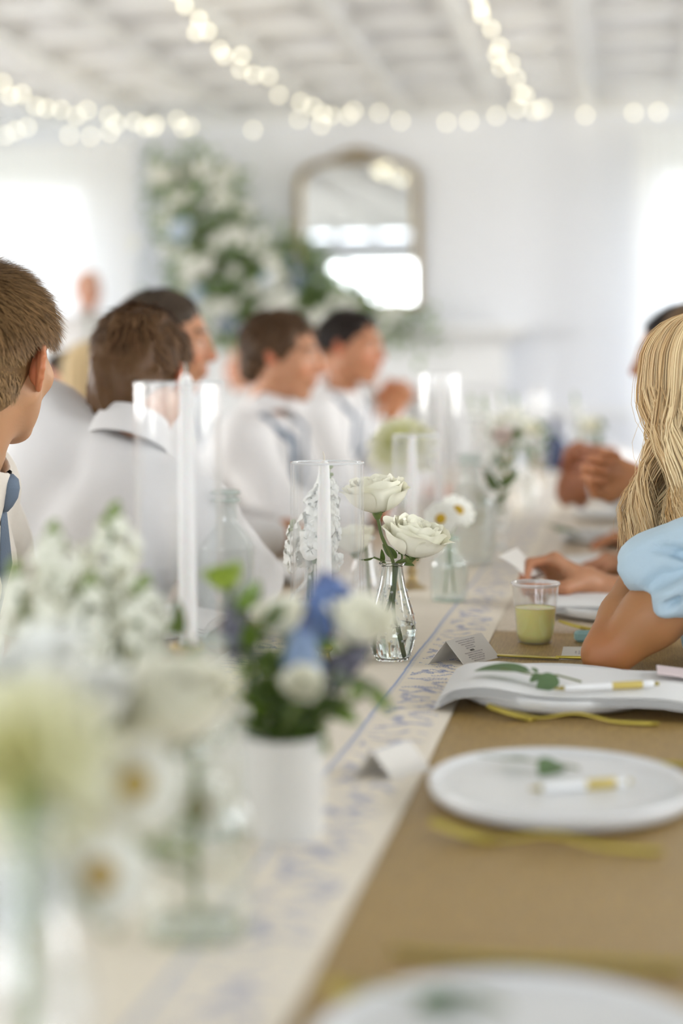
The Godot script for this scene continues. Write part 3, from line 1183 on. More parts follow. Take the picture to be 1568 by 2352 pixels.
	for s in [-1.0, 1.0]:
		mb = MB.new()
		mb.ball(back * (foot + sd * s * 0.11 + fy * 0.06 - UP * 0.055), Vector3(0.045, 0.045, 0.13), 12, Basis(sd, UP, fy))
		part("shoe", mb.done(), mat("shoe_leather", Color(0.2, 0.13, 0.09), 0.4), o)
	if seated:
		seat_under(k, p2, fy)
	if k.has("hair"):
		k.hair.call(o, back * hx)
	return o

func seat_under(k: Dictionary, p: Vector3, f: Vector3) -> void:
	var o := thing("folding_chair", "plain white chair seat tucked under the %s" % k.who, "chair", Vector3(p.x, 0, p.z), atan2(f.x, f.z))
	var white := mat("chair_white", Color(0.86, 0.86, 0.85), 0.45)
	var top := p.y - 0.122
	var mb := MB.new()
	mb.box(Vector3(0, top - 0.02, 0.02), Vector3(0.4, 0.04, 0.4), 0.015)
	part("seat", mb.done(), white, o)
	for sx in [-1.0, 1.0]:
		for sz in [-1.0, 1.0]:
			mb = MB.new()
			mb.tube([Vector3(sx * 0.17, 0, 0.02 + sz * 0.19), Vector3(sx * 0.17, top - 0.03, 0.02 + sz * 0.16)], [0.014], 8)
			part("leg", mb.done(), white, o)
	mb = MB.new()
	for sx in [-1.0, 1.0]:
		mb.tube([Vector3(sx * 0.17, top - 0.03, -0.16), Vector3(sx * 0.15, top + 0.18, -0.2)], [0.013], 8)
	mb.box(Vector3(0, top + 0.14, -0.195), Vector3(0.3, 0.1, 0.018), 0.006)
	part("backrest", mb.done(), white, o)

# a detailed ear at side s of a head
func ear(mb: MB, hx: Transform3D, s: float, sk: Color) -> void:
	var f := Field.new(Vector3(-0.014, -0.042, -0.03), Vector3(0.02, 0.042, 0.03), 0.0018)
	f.ell(Vector3(0, 0.0, 0.0), Vector3(0.0045, 0.03, 0.018), 0.004)
	f.ell(Vector3(-0.006, 0, 0.008), Vector3(0.008, 0.024, 0.012), 0.006)
	var helix := [Vector3(0.003, 0.0, 0.012), Vector3(0.005, 0.013, 0.017), Vector3(0.005, 0.026, 0.011), Vector3(0.004, 0.032, -0.002), Vector3(0.004, 0.028, -0.014), Vector3(0.004, 0.016, -0.0205), Vector3(0.003, 0.0, -0.0195), Vector3(0.002, -0.013, -0.0135), Vector3(0.001, -0.024, -0.004)]
	for i in helix.size() - 1:
		f.cap(helix[i], helix[i + 1], 0.0038, 0.0037, 0.003)
	f.ell(Vector3(0.007, -0.003, 0.004), Vector3(0.007, 0.0125, 0.0085), 0.003, Basis(), true)
	f.cap(Vector3(0.003, 0.02, -0.004), Vector3(0.004, 0.0, -0.0105), 0.0032, 0.0034, 0.003)
	f.cap(Vector3(0.004, 0.0, -0.0105), Vector3(0.004, -0.015, -0.004), 0.0034, 0.003, 0.003)
	f.ell(Vector3(0.004, -0.004, 0.0135), Vector3(0.004, 0.006, 0.003), 0.003)
	f.ell(Vector3(0.001, -0.026, 0.004), Vector3(0.0045, 0.009, 0.0085), 0.004)
	var red := sk * Color(1.04, 0.72, 0.62)
	var deep := sk * Color(0.95, 0.5, 0.42)
	var x := Transform3D(Basis(UP, s * -0.55) * Basis(Vector3.RIGHT, -0.12) * Basis.from_scale(Vector3.ONE * 1.0), Vector3(s * 0.079, -0.02, -0.014))
	if s < 0:
		x = Transform3D(Basis(UP, 0.55) * Basis(Vector3.RIGHT, -0.12) * Basis.from_scale(Vector3(-1, 1, 1)), Vector3(-0.079, -0.02, -0.014))
	f.into(mb, hx * x, func(p: Vector3) -> Color: return deep.lerp(red, clampf(Vector2(p.y / 0.03, p.z / 0.018).length(), 0, 1)))

# ---- hair
func hair_shell(o: Node3D, hx: Transform3D, c: Color, key: String, r := Vector3(0.083, 0.083, 0.104), at := Vector3(0, 0.034, -0.02), line := Vector3(0, 0.04, 0.052), slope := Vector3(0, 0.75, -0.66), rough := 0.008, extra := []) -> MeshInstance3D:
	var f := Field.new(Vector3(-0.12, -0.16, -0.15), Vector3(0.12, 0.15, 0.13), 0.0065)
	f.ell(at, r, 0.01)
	for e in extra:
		f.ell(e[0], e[1], 0.03)
	f.keep(line, slope.normalized(), 0.02)
	var n := FastNoiseLite.new()
	n.seed = key.hash() % 1000
	n.frequency = 28.0
	for i in f.d.size():
		if absf(f.d[i]) < 0.03:
			var p := f.lo + Vector3(i % f.nx, (i / f.nx) % f.ny, i / (f.nx * f.ny)) * f.s
			f.d[i] += rough * n.get_noise_3d(p.x, p.y * 0.5, p.z * 0.5)
	var mb := MB.new()
	var dark := c * 0.75
	f.into(mb, hx, func(p: Vector3) -> Color: return c.lerp(dark, 0.5 + 0.5 * n.get_noise_3d(p.x * 2.0, p.y, p.z)))
	return part("hair", mb.done(), hair_mat(), o)

func hair_mat() -> StandardMaterial3D:
	var m := vcol("hair_fibre", 0.55)
	m.metallic_specular = 0.35
	return m

# tapered strands growing from an ellipsoid; len_at and flow are functions of the unit direction
func strands(o: Node3D, hx: Transform3D, count: int, at: Vector3, r: Vector3, grows: Callable, len_at: Callable, flow: Callable, tone: Callable, width := 0.0012, lift := 0.35) -> void:
	var g := RandomNumberGenerator.new()
	g.seed = count
	var mb := MB.new()
	for i in count:
		var u := Vector3(g.randfn(), g.randfn(), g.randfn()).normalized()
		if not grows.call(u):
			continue
		var p := at + u * r
		var n := (u / r).normalized()
		var l: float = len_at.call(u) * g.randf_range(0.7, 1.15)
		var fl: Vector3 = flow.call(u)
		fl = (fl - n * fl.dot(n)).normalized()
		fl = (fl + n.cross(fl) * g.randf_range(-0.35, 0.35)).normalized()
		var s := fl.cross(n).normalized() * width * g.randf_range(0.7, 1.2)
		mb.col = tone.call(u, g.randf())
		var p1 := p + (n * lift * 1.5 + fl * 0.8) * l * 0.4
		var p2 := p1 + (n * lift * 0.8 + fl * 1.1) * l * 0.35
		var p3 := p2 + (n * lift * 0.2 + fl * 1.1 + g.randf_range(-0.2, 0.4) * n) * l * 0.3
		var a := mb.add(hx * (p - s))
		mb.add(hx * (p + s))
		mb.add(hx * (p1 - s))
		mb.add(hx * (p1 + s))
		mb.add(hx * (p2 - s * 0.7))
		mb.add(hx * (p2 + s * 0.7))
		mb.add(hx * p3)
		mb.quad(a, a + 1, a + 3, a + 2)
		mb.quad(a + 2, a + 3, a + 5, a + 4)
		mb.tri(a + 4, a + 5, a + 6)
	stuff(part("hair_strands", mb.done(), hair_mat(), o))

func short_hair(c: Color, key: String, len := 0.02, opts := {}) -> Callable:
	return func(o: Node3D, hx: Transform3D) -> void:
		hair_shell(o, hx, c, key, opts.get("r", Vector3(0.083, 0.083, 0.104)), opts.get("at", Vector3(0, 0.034, -0.02)), opts.get("line", Vector3(0, 0.04, 0.052)), opts.get("slope", Vector3(0, 0.75, -0.66)), opts.get("rough", 0.008), opts.get("extra", []))
		strands(o, hx, 2600, opts.get("at", Vector3(0, 0.034, -0.02)), opts.get("r", Vector3(0.083, 0.083, 0.104)) * 0.985,
			func(u: Vector3) -> bool: return u.y * 0.75 - u.z * 0.66 > -0.02,
			func(_u: Vector3) -> float: return len,
			func(u: Vector3) -> Vector3: return Vector3(u.x, -0.5, 0.9 * u.z + 0.4),
			func(_u: Vector3, t: float) -> Color: return c * (0.6 + 0.9 * t), 0.0016, 0.3)

const BULGE := 0.0

func build_people() -> void:
	var white := cloth("white_shirt", Color(0.9, 0.89, 0.88))
	var cream := cloth("cream_shirt", Color(0.9, 0.87, 0.82))
	var dusk := cloth("dusty_blue", Color(0.40, 0.46, 0.53), 0.7)
	var tan := lin(0.77, 0.58, 0.43)
	var pink := lin(0.84, 0.64, 0.53)
	var warm := lin(0.74, 0.53, 0.39)
	# ---- 1. boy at the left edge, in focus, turned away
	var h1 := P(-22, 812, 2.13)
	var k1 := {"label": "boy with short sandy hair and a dusty blue tie at the left edge, turned away", "who": "sandy-haired boy at the left edge",
		"head": head_xf(h1, Vector3(0.05, -0.05, -1), 0.0), "throat": P(-68, 1030, 2.13), "neck": P(-96, 1094, 2.14), "pelvis": Vector3(-1.12, 0.58, -2.05), "f": Vector3(1, -0.1, -0.25),
		"skin": tan, "skin_key": "boy", "shirt": cream, "tie": dusk, "head_cell": 0.0042, "fine_ears": true, "cell": 0.011, "w": 0.165, "hair": boy_hair}
	k1.el = [Vector3(-1.0, 0.83, -1.78), Vector3(-1.02, 0.8, -2.4)]
	k1.wr = [Vector3(-0.84, 0.79, -1.9), Vector3(-0.86, 0.79, -2.2)]
	person(k1)
	# ---- 2. man bowed over the table, broad white back
	var h2 := P(328, 866, 2.82)
	var k2 := {"label": "man in a creased white shirt bowed over the table, brown hair seen from behind", "who": "bowed brown-haired man",
		"head": head_xf(h2, Vector3(0.12, -0.45, -0.9), 0.0), "throat": P(312, 950, 2.75), "neck": P(296, 1012, 2.73), "pelvis": Vector3(-1.12, 0.58, -2.6), "f": Vector3(0.25, -0.3, -0.9), "w": 0.2,
		"skin": warm, "skin_key": "warm", "shirt": white, "ease": 0.024,
		"hair": short_hair(lin(0.40, 0.29, 0.19), "bowed", 0.032, {"r": Vector3(0.085, 0.087, 0.107), "line": Vector3(0, -0.02, 0.06), "rough": 0.016, "extra": [[Vector3(0, -0.05, -0.075), Vector3(0.066, 0.07, 0.05)]]})}
	person(k2)
	# ---- 3. dark-haired man in profile behind him
	var h3 := P(385, 778, 3.6)
	person({"label": "dark cropped-haired man in profile behind the bowed man, looking right", "who": "cropped-haired man in profile",
		"head": head_xf(h3, Vector3(0.93, -0.1, -0.15)), "neck": h3 + Vector3(-0.03, -0.17, 0.01), "pelvis": Vector3(-1.2, 0.58, -3.5), "f": Vector3(1, -0.1, -0.2),
		"skin": warm, "skin_key": "warm", "shirt": white, "hair": short_hair(lin(0.30, 0.25, 0.20), "profile", 0.014)})
	# ---- 4. and 5. the two men in white shirts
	var h4 := P(652, 814, 4.25)
	person({"label": "wavy brown-haired man in a white shirt and blue suspenders, left of the two talking", "who": "wavy-haired man in suspenders",
		"head": head_xf(h4, Vector3(0.92, -0.1, 0.06)), "neck": h4 + Vector3(-0.045, -0.165, 0.0), "pelvis": Vector3(-1.2, 0.58, -4.25), "f": Vector3(1, -0.12, -0.05),
		"skin": warm, "skin_key": "warm", "shirt": white, "braces": dusk, "ease": 0.022,
		"hair": short_hair(lin(0.34, 0.25, 0.17), "wavy", 0.035, {"r": Vector3(0.09, 0.088, 0.108), "line": Vector3(0, 0.02, 0.045), "slope": Vector3(0, 0.5, -0.85), "rough": 0.02, "extra": [[Vector3(0, -0.04, -0.085), Vector3(0.06, 0.05, 0.04)]]})})
	var h5 := P(810, 795, 5.05)
	person({"label": "black-haired man in a white shirt and suspenders, right of the two talking", "who": "black-haired man in suspenders",
		"head": head_xf(h5, Vector3(0.9, -0.05, 0.25)), "neck": h5 + Vector3(-0.05, -0.165, -0.02), "pelvis": Vector3(-1.22, 0.58, -5.1), "f": Vector3(1, -0.12, 0.05),
		"skin": warm * Color(0.95, 0.86, 0.84), "skin_key": "ruddy", "shirt": white, "braces": dusk, "ease": 0.022,
		"hair": short_hair(lin(0.17, 0.14, 0.12), "black", 0.03, {"r": Vector3(0.086, 0.088, 0.105), "rough": 0.014})})
	# ---- 6. man beyond with clasped hands raised
	var h6 := P(905, 800, 6.1)
	h6.x -= 0.22
	var hc := P(925, 900, 5.45)
	var k6 := {"label": "tanned man past the black-haired man, clasped hands raised at his chin", "who": "man with clasped hands",
		"head": head_xf(h6, Vector3(0.95, -0.1, 0.1)), "neck": h6 + Vector3(-0.04, -0.165, 0.0), "pelvis": Vector3(-1.3, 0.58, -6.1), "f": Vector3(1, -0.1, 0.1),
		"skin": warm * Color(0.9, 0.78, 0.66), "skin_key": "tanned", "shirt": white, "hair": short_hair(lin(0.3, 0.22, 0.16), "clasp", 0.02)}
	k6.el = [Vector3(-0.88, 0.82, -5.75), Vector3(-0.88, 0.82, -6.25)]
	k6.wr = [hc + Vector3(-0.035, -0.07, 0.045), hc + Vector3(-0.075, -0.065, -0.045)]
	k6.hands = [{"dir": Vector3(0.4, 0.75, -0.2), "palm": Vector3(0.1, 0.1, -1), "curl": [[0.9, 1.1, 0.6], [0.95, 1.1, 0.6], [1.0, 1.1, 0.6], [1.0, 1.1, 0.6]], "thumb": THUMB_IN}, {"dir": Vector3(0.4, 0.75, 0.2), "palm": Vector3(0.1, 0.1, 1), "curl": [[0.9, 1.1, 0.6], [0.95, 1.1, 0.6], [1.0, 1.1, 0.6], [1.0, 1.1, 0.6]], "thumb": THUMB_IN}]
	person(k6)
	# ---- 7. dark-haired guest at another table, 8. blonde woman, 9. standing man
	var h7 := P(148, 872, 6.0)
	person({"label": "dark-haired guest at the next table between the boy and the bowed man", "who": "dark-haired guest at the next table",
		"head": head_xf(h7, Vector3(-0.8, -0.05, 0.15)), "neck": h7 + Vector3(0.04, -0.165, 0.0), "pelvis": Vector3(h7.x + 0.15, 0.58, h7.z), "f": Vector3(-1, -0.05, 0.1),
		"skin": pink * Color(1, 0.82, 0.82), "skin_key": "rosy", "shirt": white, "hair": short_hair(lin(0.2, 0.15, 0.11), "next", 0.02, {"extra": [[Vector3(0, 0.0, -0.07), Vector3(0.07, 0.06, 0.05)]]})})
	var h8 := P(222, 868, 5.2)
	person({"label": "woman with long pale blonde hair half hidden behind the bowed man", "who": "blonde woman behind the bowed man",
		"head": head_xf(h8, Vector3(0.5, -0.1, -0.8)), "neck": h8 + Vector3(0, -0.165, 0.03), "pelvis": Vector3(h8.x - 0.05, 0.58, h8.z + 0.05), "f": Vector3(0.6, -0.1, -0.7), "w": 0.165,
		"skin": pink, "skin_key": "pink", "shirt": cloth("pale_green", Color(0.85, 0.87, 0.83)), "sleeve": 0.5, "dress": true, "trousers": cloth("pale_green", Color(0.85, 0.87, 0.83)), "hair": long_hair(lin(0.82, 0.72, 0.55), 300)})
	var h9 := P(203, 662, 9.3)
	person({"label": "balding man standing far back by the left wall in a pale shirt and grey-green tie", "who": "standing man", "seated": false,
		"head": head_xf(h9, Vector3(0.6, -0.2, 0.75)), "neck": h9 + Vector3(-0.02, -0.175, -0.02), "pelvis": Vector3(h9.x - 0.02, h9.y - 0.72, h9.z - 0.03), "f": Vector3(0.5, -0.05, 0.85),
		"el": [h9 + Vector3(-0.25, -0.5, 0.0), h9 + Vector3(0.22, -0.5, -0.1)], "wr": [h9 + Vector3(-0.24, -0.72, 0.12), h9 + Vector3(0.24, -0.74, 0.05)],
		"hands": [{"dir": Vector3(0, -1, 0.1), "palm": Vector3(1, 0, 0)}, {"dir": Vector3(0, -1, 0.1), "palm": Vector3(-1, 0, 0)}],
		"skin": pink * Color(0.85, 0.84, 0.84), "skin_key": "rosy2", "shirt": white, "tie": cloth("sage", Color(0.62, 0.66, 0.6)),
		"hair": short_hair(lin(0.72, 0.66, 0.58), "bald", 0.006, {"r": Vector3(0.079, 0.07, 0.098), "at": Vector3(0, 0.01, -0.02), "line": Vector3(0, 0.01, 0.0), "slope": Vector3(0, 0.3, -0.95)})})
	# sliver of a face left of the wavy-haired man
	var h10 := P(566, 838, 7.4)
	person({"label": "fair man facing away left of the wavy-haired man, only a sliver of face showing", "who": "fair man behind the wavy-haired man",
		"head": head_xf(h10, Vector3(-0.6, 0, 0.5)), "neck": h10 + Vector3(0.03, -0.165, -0.02), "pelvis": Vector3(h10.x + 0.12, 0.58, h10.z), "f": Vector3(-0.9, -0.05, 0.3),
		"skin": pink * Color(0.9, 0.86, 0.82), "skin_key": "rosy3", "shirt": white, "hair": short_hair(lin(0.75, 0.66, 0.52), "fair", 0.012)})
	# ---- right side: girl in pale blue
	build_girl()
	# ---- next person on the right, mostly hidden; her hand holds a card
	var wr := P(1372, 1345, 2.72)
	var h12 := P(1612, 832, 2.95)
	var k12 := {"label": "brown-haired guest hidden behind the blonde girl, one hand pinching a folded paper", "who": "guest hidden behind the blonde girl",
		"head": head_xf(h12, Vector3(-0.3, -0.1, -0.95)), "neck": h12 + Vector3(0.05, -0.165, 0.03), "pelvis": Vector3(0.38, 0.58, -2.75), "f": Vector3(-1, -0.1, -0.1), "w": 0.16,
		"skin": lin(0.70, 0.50, 0.36), "skin_key": "arm", "shirt": cloth("grey_green", Color(0.6, 0.62, 0.58)), "sleeve": 0.5, "dress": true,
		"hair": short_hair(lin(0.50, 0.40, 0.29), "hidden", 0.03, {"line": Vector3(0, 0.02, 0.05), "extra": [[Vector3(0, -0.04, -0.06), Vector3(0.075, 0.08, 0.05)]]})}
	k12.el = [P(1560, 1390, 2.78), P(1570, 1400, 3.05)]
	k12.el[1].y = 0.8
	k12.wr = [wr, P(1500, 1370, 3.05)]
	k12.wr[1].y = 0.795
	k12.hands = [{"dir": Vector3(-0.93, 0.36, -0.04), "palm": Vector3(-0.25, -0.8, 0.5), "cell": 0.0034,
		"curl": [[0.62, 1.02, 0.45, 0.0], [0.7, 1.05, 0.5, 0.02], [0.85, 1.1, 0.5, -0.02], [1.0, 1.1, 0.5, -0.06]],
		"thumb": [Vector3(0.04, 0.05, 0.045), Vector3(0.035, 0.085, 0.06), Vector3(0.03, 0.112, 0.068)]}]
	person(k12)
	# ---- third on the right: dark hair, hands together over the table
	var h13 := P(1557, 812, 3.75)
	var w13 := P(1468, 1108, 3.15)
	var k13 := {"label": "dark-haired man farther up the right side, fist raised over his plate", "who": "dark-haired man on the right",
		"head": head_xf(h13, Vector3(-0.9, -0.1, 0.1)), "neck": h13 + Vector3(0.05, -0.165, 0.0), "pelvis": Vector3(0.42, 0.58, -3.6), "f": Vector3(-1, -0.1, 0.05),
		"skin": lin(0.68, 0.47, 0.31), "skin_key": "fist", "shirt": white, "hair": short_hair(lin(0.13, 0.11, 0.1), "dark_right", 0.02, {"r": Vector3(0.086, 0.086, 0.106)})}
	k13.el = [P(1590, 1190, 3.75), P(1640, 1150, 3.25)]
	k13.wr = [P(1500, 1235, 3.7), w13]
	k13.hands = [{"dir": Vector3(-1, 0, 0.1), "palm": Vector3(0, -1, 0)}, {"dir": Vector3(-0.93, 0.3, 0.1), "palm": Vector3(0.1, 0.2, 0.95), "cell": 0.0036, "curl": [[0.95, 1.2, 0.7, 0.0], [1.0, 1.25, 0.7, 0.0], [1.0, 1.25, 0.8, 0.0], [1.05, 1.25, 0.8, 0.0]], "thumb": [Vector3(0.05, 0.05, 0.02), Vector3(0.056, 0.082, 0.035), Vector3(0.04, 0.1, 0.05)]}]
	person(k13)
	# ---- fourth on the right: only tanned clasped hands show past the fist
	var h14 := P(1560, 800, 4.5)
	h14.x += 0.2
	var hd := P(1310, 1095, 4.0)
	var k14 := {"label": "tanned guest with big clasped hands on the table beyond the raised fist", "who": "tanned guest on the right",
		"head": head_xf(h14, Vector3(-0.9, -0.1, 0.2)), "neck": h14 + Vector3(0.05, -0.165, 0.0), "pelvis": Vector3(0.45, 0.58, -4.4), "f": Vector3(-1, -0.1, 0.1),
		"skin": warm * Color(0.72, 0.58, 0.5), "skin_key": "brown", "shirt": white, "hair": short_hair(lin(0.2, 0.15, 0.1), "tan_right", 0.02)}
	k14.el = [Vector3(0.14, 0.83, -4.05), Vector3(0.14, 0.83, -4.55)]
	k14.wr = [hd + Vector3(0.06, -0.01, 0.05), hd + Vector3(0.08, 0.05, -0.04)]
	k14.hands = [{"dir": Vector3(-0.85, -0.25, -0.25), "palm": Vector3(-0.2, -0.2, -1), "curl": FIST, "thumb": THUMB_IN}, {"dir": Vector3(-0.8, 0.15, 0.3), "palm": Vector3(-0.2, -0.5, 0.7), "curl": FIST, "thumb": THUMB_IN}]
	person(k14)

func boy_hair(o: Node3D, hx: Transform3D) -> void:
	var c := lin(0.50, 0.38, 0.24)
	var at := Vector3(0, 0.026, -0.016)
	var r := Vector3(0.082, 0.087, 0.100)
	# close undercoat, thinner towards the nape
	var f := Field.new(Vector3(-0.1, -0.12, -0.13), Vector3(0.1, 0.13, 0.1), 0.005)
	f.ell(at + Vector3(0, 0.004, 0), r + Vector3(-0.001, 0.003, -0.001), 0.01)
	f.ell(Vector3(0, 0.075, 0.005), Vector3(0.062, 0.04, 0.075), 0.03)
	f.ell(Vector3(0, -0.04, -0.044), Vector3(0.062, 0.058, 0.046), 0.03)
	f.keep(Vector3(0, -0.014, 0.045), Vector3(0, 0.75, -0.66), 0.02)
	var mb := MB.new()
	f.into(mb, hx, func(p: Vector3) -> Color: return c.lerp(lin(0.70, 0.57, 0.41), clampf((-0.02 - p.y) / 0.09, 0, 1)) * 0.7)
	part("hair", mb.done(), hair_mat(), o)
	var crown := Vector3(0.25, 0.75, -0.6).normalized()
	strands(o, hx, 9000, Vector3(0, -0.036, -0.044), Vector3(0.064, 0.064, 0.0485),
		func(u: Vector3) -> bool: return u.z < 0.1 and u.y < 0.85 and u.y > -0.75 + 0.3 * absf(u.x),
		func(u: Vector3) -> float: return 0.009,
		func(u: Vector3) -> Vector3: return Vector3(u.x * 0.3, -1, 0),
		func(u: Vector3, t: float) -> Color: return lin(0.62, 0.49, 0.33) * (0.5 + 0.8 * t), 0.0007, 0.4)
	strands(o, hx, 26000, at, r,
		func(u: Vector3) -> bool: return u.y * 0.8 - u.z * 0.6 > -0.36 and not (absf(u.x) > 0.8 and u.y < -0.05 and u.z > -0.35) and u.y > -0.93,
		func(u: Vector3) -> float: return lerpf(0.007, 0.042, smoothstep(-0.75, 0.55, u.y)),
		func(u: Vector3) -> Vector3: return (u - crown) * Vector3(1, 1, 1.0) + Vector3(0, -0.55, 0.12),
		func(u: Vector3, t: float) -> Color: return lin(0.56, 0.43, 0.28).lerp(lin(0.76, 0.63, 0.45), clampf((-0.1 - u.y) * 1.2, 0, 0.7)) * (0.45 + 0.85 * t), 0.0008, 0.42)

func long_hair(c: Color, count: int) -> Callable:
	return func(o: Node3D, hx: Transform3D) -> void:
		hair_shell(o, hx, c * 0.8, "long", Vector3(0.086, 0.086, 0.106), Vector3(0, 0.034, -0.02), Vector3(0, 0.03, 0.06))
		var g := RandomNumberGenerator.new()
		g.seed = count
		var mb := MB.new()
		for i in count:
			var a := g.randf_range(0.5, TAU - 0.5)      # all round but the face
			var pts := []
			var rr := []
			var reach := g.randf_range(0.24, 0.34)
			var ph := g.randf() * TAU
			for s in 12:
				var t := s / 11.0
				var pol := t * 2.6
				var rad := sin(minf(pol, 1.45)) * (0.094 + 0.01 * sin(ph))
				var y := 0.03 + cos(minf(pol, 1.5)) * 0.09 - maxf(0.0, pol - 1.5) * reach
				var w := 0.008 * sin(ph + t * 9.0) * t
				pts.append(hx * Vector3(sin(a) * rad + cos(a) * w, y, cos(a) * rad - 0.02 - sin(a) * w))
				rr.append(0.007 * (1.0 - t * 0.6))
			mb.col = c * g.randf_range(0.65, 1.15)
			mb.tube(pts, rr, 5)
		stuff(part("hair_locks", mb.done(), hair_mat(), o))

func build_girl() -> void:
	var sk := lin(0.68, 0.475, 0.295)
	var blue := cloth("powder_blue", Color(0.74, 0.83, 0.88), 0.75)
	var hc := P(1640, 905, 2.2)
	var sh := P(1585, 1345, 2.06)
	var el := P(1392, 1500, 2.075)
	var wr := P(1490, 1262, 2.2)
	var nk := hc + Vector3(0.03, -0.17, 0.03)
	var k := {"label": "blonde girl in a powder blue puff-sleeved dress leaning on her elbow at the right", "who": "blonde girl in powder blue",
		"neck": nk, "pelvis": Vector3(0.34, 0.58, -2.05), "f": Vector3(-0.8, -0.3, -0.5), "head": head_xf(hc, Vector3(-0.45, -0.1, -0.85), 0.0), "skin": sk, "skin_key": "girl", "dress": true, "trousers": blue}
	k = skeleton(k)
	var base := Vector3(0.34, 0, -2.05)
	var o := thing("person", k.label, "person", base)
	var back := Transform3D(Basis(), -base)
	var mb := MB.new()
	# arm in the foreground, elbow on the table; shoulder and torso grow into it
	var f := Field.new(el.min(sh).min(wr) - Vector3(0.09, 0.08, 0.1), sh.max(wr).max(el) + Vector3(0.1, 0.12, 0.1), 0.0055)
	f.cap(sh, sh.lerp(el, 0.45), 0.043, 0.041, 0.02)
	f.cap(sh.lerp(el, 0.45), el + Vector3(0.012, 0.003, 0), 0.041, 0.031, 0.02)
	f.cap(el + Vector3(-0.005, 0.006, -0.002), el.lerp(wr, 0.35) , 0.027, 0.0295, 0.005)
	f.cap(el.lerp(wr, 0.35), wr, 0.0295, 0.02, 0.015)
	f.ell(el + Vector3(-0.012, -0.009, 0.003), Vector3(0.018, 0.018, 0.018), 0.02)
	var rosy := sk * Color(1.06, 0.78, 0.7)
	f.into(mb, back, func(p: Vector3) -> Color: return sk.lerp(rosy, clampf(1.0 - p.distance_to(el) / 0.06, 0, 0.6)))
	hand(mb, back * hand_xf(wr, Vector3(0.5, 0.75, -0.35), Vector3(0.8, -0.3, -0.2)), RELAXED, THUMB, sk, true, 0.005)
	var sh2 := nk + Vector3(-0.05, -0.09, -0.17)
	var bf := Field.new(Vector3(-0.1, 0.45, -2.5), Vector3(0.55, 1.1, -1.85), 0.016)
	for s in [0.0, 1.0]:
		bf.cap(nk.lerp(sh if s > 0 else sh2, 0.25), (sh if s > 0 else sh2) + Vector3(0.02, 0, 0), 0.05, 0.045, 0.05)
	bf.cap(nk + Vector3(0.05, -0.14, 0.03), Vector3(0.34, 0.62, -2.08), 0.1, 0.1, 0.06)
	bf.cap(nk - Vector3(0, 0.03, 0), hc + Vector3(0, -0.1, 0), 0.045, 0.045, 0.03)
	bf.cap(sh2, sh2 + Vector3(-0.1, -0.15, -0.05), 0.042, 0.033, 0.03)
	bf.cap(sh2 + Vector3(-0.1, -0.15, -0.05), Vector3(0.02, 0.79, -2.3), 0.033, 0.023, 0.02)
	mb.col = sk
	bf.into(mb, back, func(_p: Vector3) -> Color: return sk)
	var hf := head_field(0.0065)
	hf.into(mb, back * k.head, head_colour(sk))
	var body := part("body", mb.done(), skin("girl", sk), o)
	body.set_meta("label", "bare arm bent at the elbow")
	# dress bodice
	mb = MB.new()
	bf = Field.new(Vector3(-0.1, 0.45, -2.5), Vector3(0.6, 1.1, -1.8), 0.014)
	bf.cap(nk + Vector3(0.05, -0.16, 0.03), Vector3(0.34, 0.6, -2.08), 0.125, 0.12, 0.06)
	bf.cap(nk.lerp(sh, 0.5) - Vector3(0, 0.03, 0), sh + Vector3(0.05, -0.02, 0), 0.055, 0.055, 0.05)
	bf.cap(nk.lerp(sh2, 0.5) - Vector3(0, 0.03, 0), sh2, 0.055, 0.055, 0.05)
	bf.into(mb, back)
	part("bodice", mb.done(), blue, o)
	# puff sleeve: two soft swags gathered at a hem
	mb = MB.new()
	var pf := Field.new(P(1490, 1320, 2.05) - Vector3(0.12, 0.12, 0.12), P(1560, 1300, 2.05) + Vector3(0.2, 0.14, 0.14), 0.0055)
	var bs := cam.basis
	pf.ell(P(1495, 1287, 2.08), Vector3(0.040, 0.036, 0.05), 0.012, bs * Basis(Vector3.BACK, -0.35))
	pf.ell(P(1560, 1262, 2.07), Vector3(0.075, 0.038, 0.065), 0.03, bs * Basis(Vector3.BACK, 0.35))
	pf.ell(P(1572, 1352, 2.02), Vector3(0.052, 0.031, 0.055), 0.003, bs * Basis(Vector3.BACK, 0.62))
	pf.ell(P(1640, 1300, 2.04), Vector3(0.07, 0.065, 0.06), 0.03, bs)
	pf.ell(P(1470, 1318, 2.05), Vector3(0.026, 0.022, 0.03), 0.02, bs)
	pf.ell(P(1525, 1338, 1.985), Vector3(0.055, 0.007, 0.03), 0.01, bs * Basis(Vector3.BACK, 0.42), true)
	pf.ell(P(1530, 1262, 2.0), Vector3(0.05, 0.004, 0.02), 0.012, bs * Basis(Vector3.BACK, -0.25), true)
	pf.ell(P(1545, 1385, 1.975), Vector3(0.03, 0.004, 0.02), 0.01, bs * Basis(Vector3.BACK, 0.7), true)
	var n := FastNoiseLite.new()
	n.frequency = 14.0
	for i in pf.d.size():
		if absf(pf.d[i]) < 0.02:
			var p := pf.lo + Vector3(i % pf.nx, (i / pf.nx) % pf.ny, i / (pf.nx * pf.ny)) * pf.s
			var q := bs.transposed() * p
			pf.d[i] += 0.009 * n.get_noise_3d(q.x * 0.35 + q.y * 0.3, (q.y - q.x * 0.55) * 1.5, q.z * 0.6)
	pf.into(mb, back)
	part("puff_sleeve", mb.done(), blue, o)
	# skirt and chair
	mb = MB.new()
	var sf := Field.new(Vector3(-0.25, 0.02, -2.5), Vector3(0.62, 0.8, -1.7), 0.025)
	sf.cap(Vector3(0.34, 0.58, -2.13), Vector3(0.34, 0.58, -1.97), 0.125, 0.125, 0.04)
	sf.cap(Vector3(0.34, 0.58, -2.08), Vector3(-0.02, 0.6, -2.1), 0.13, 0.1, 0.05)
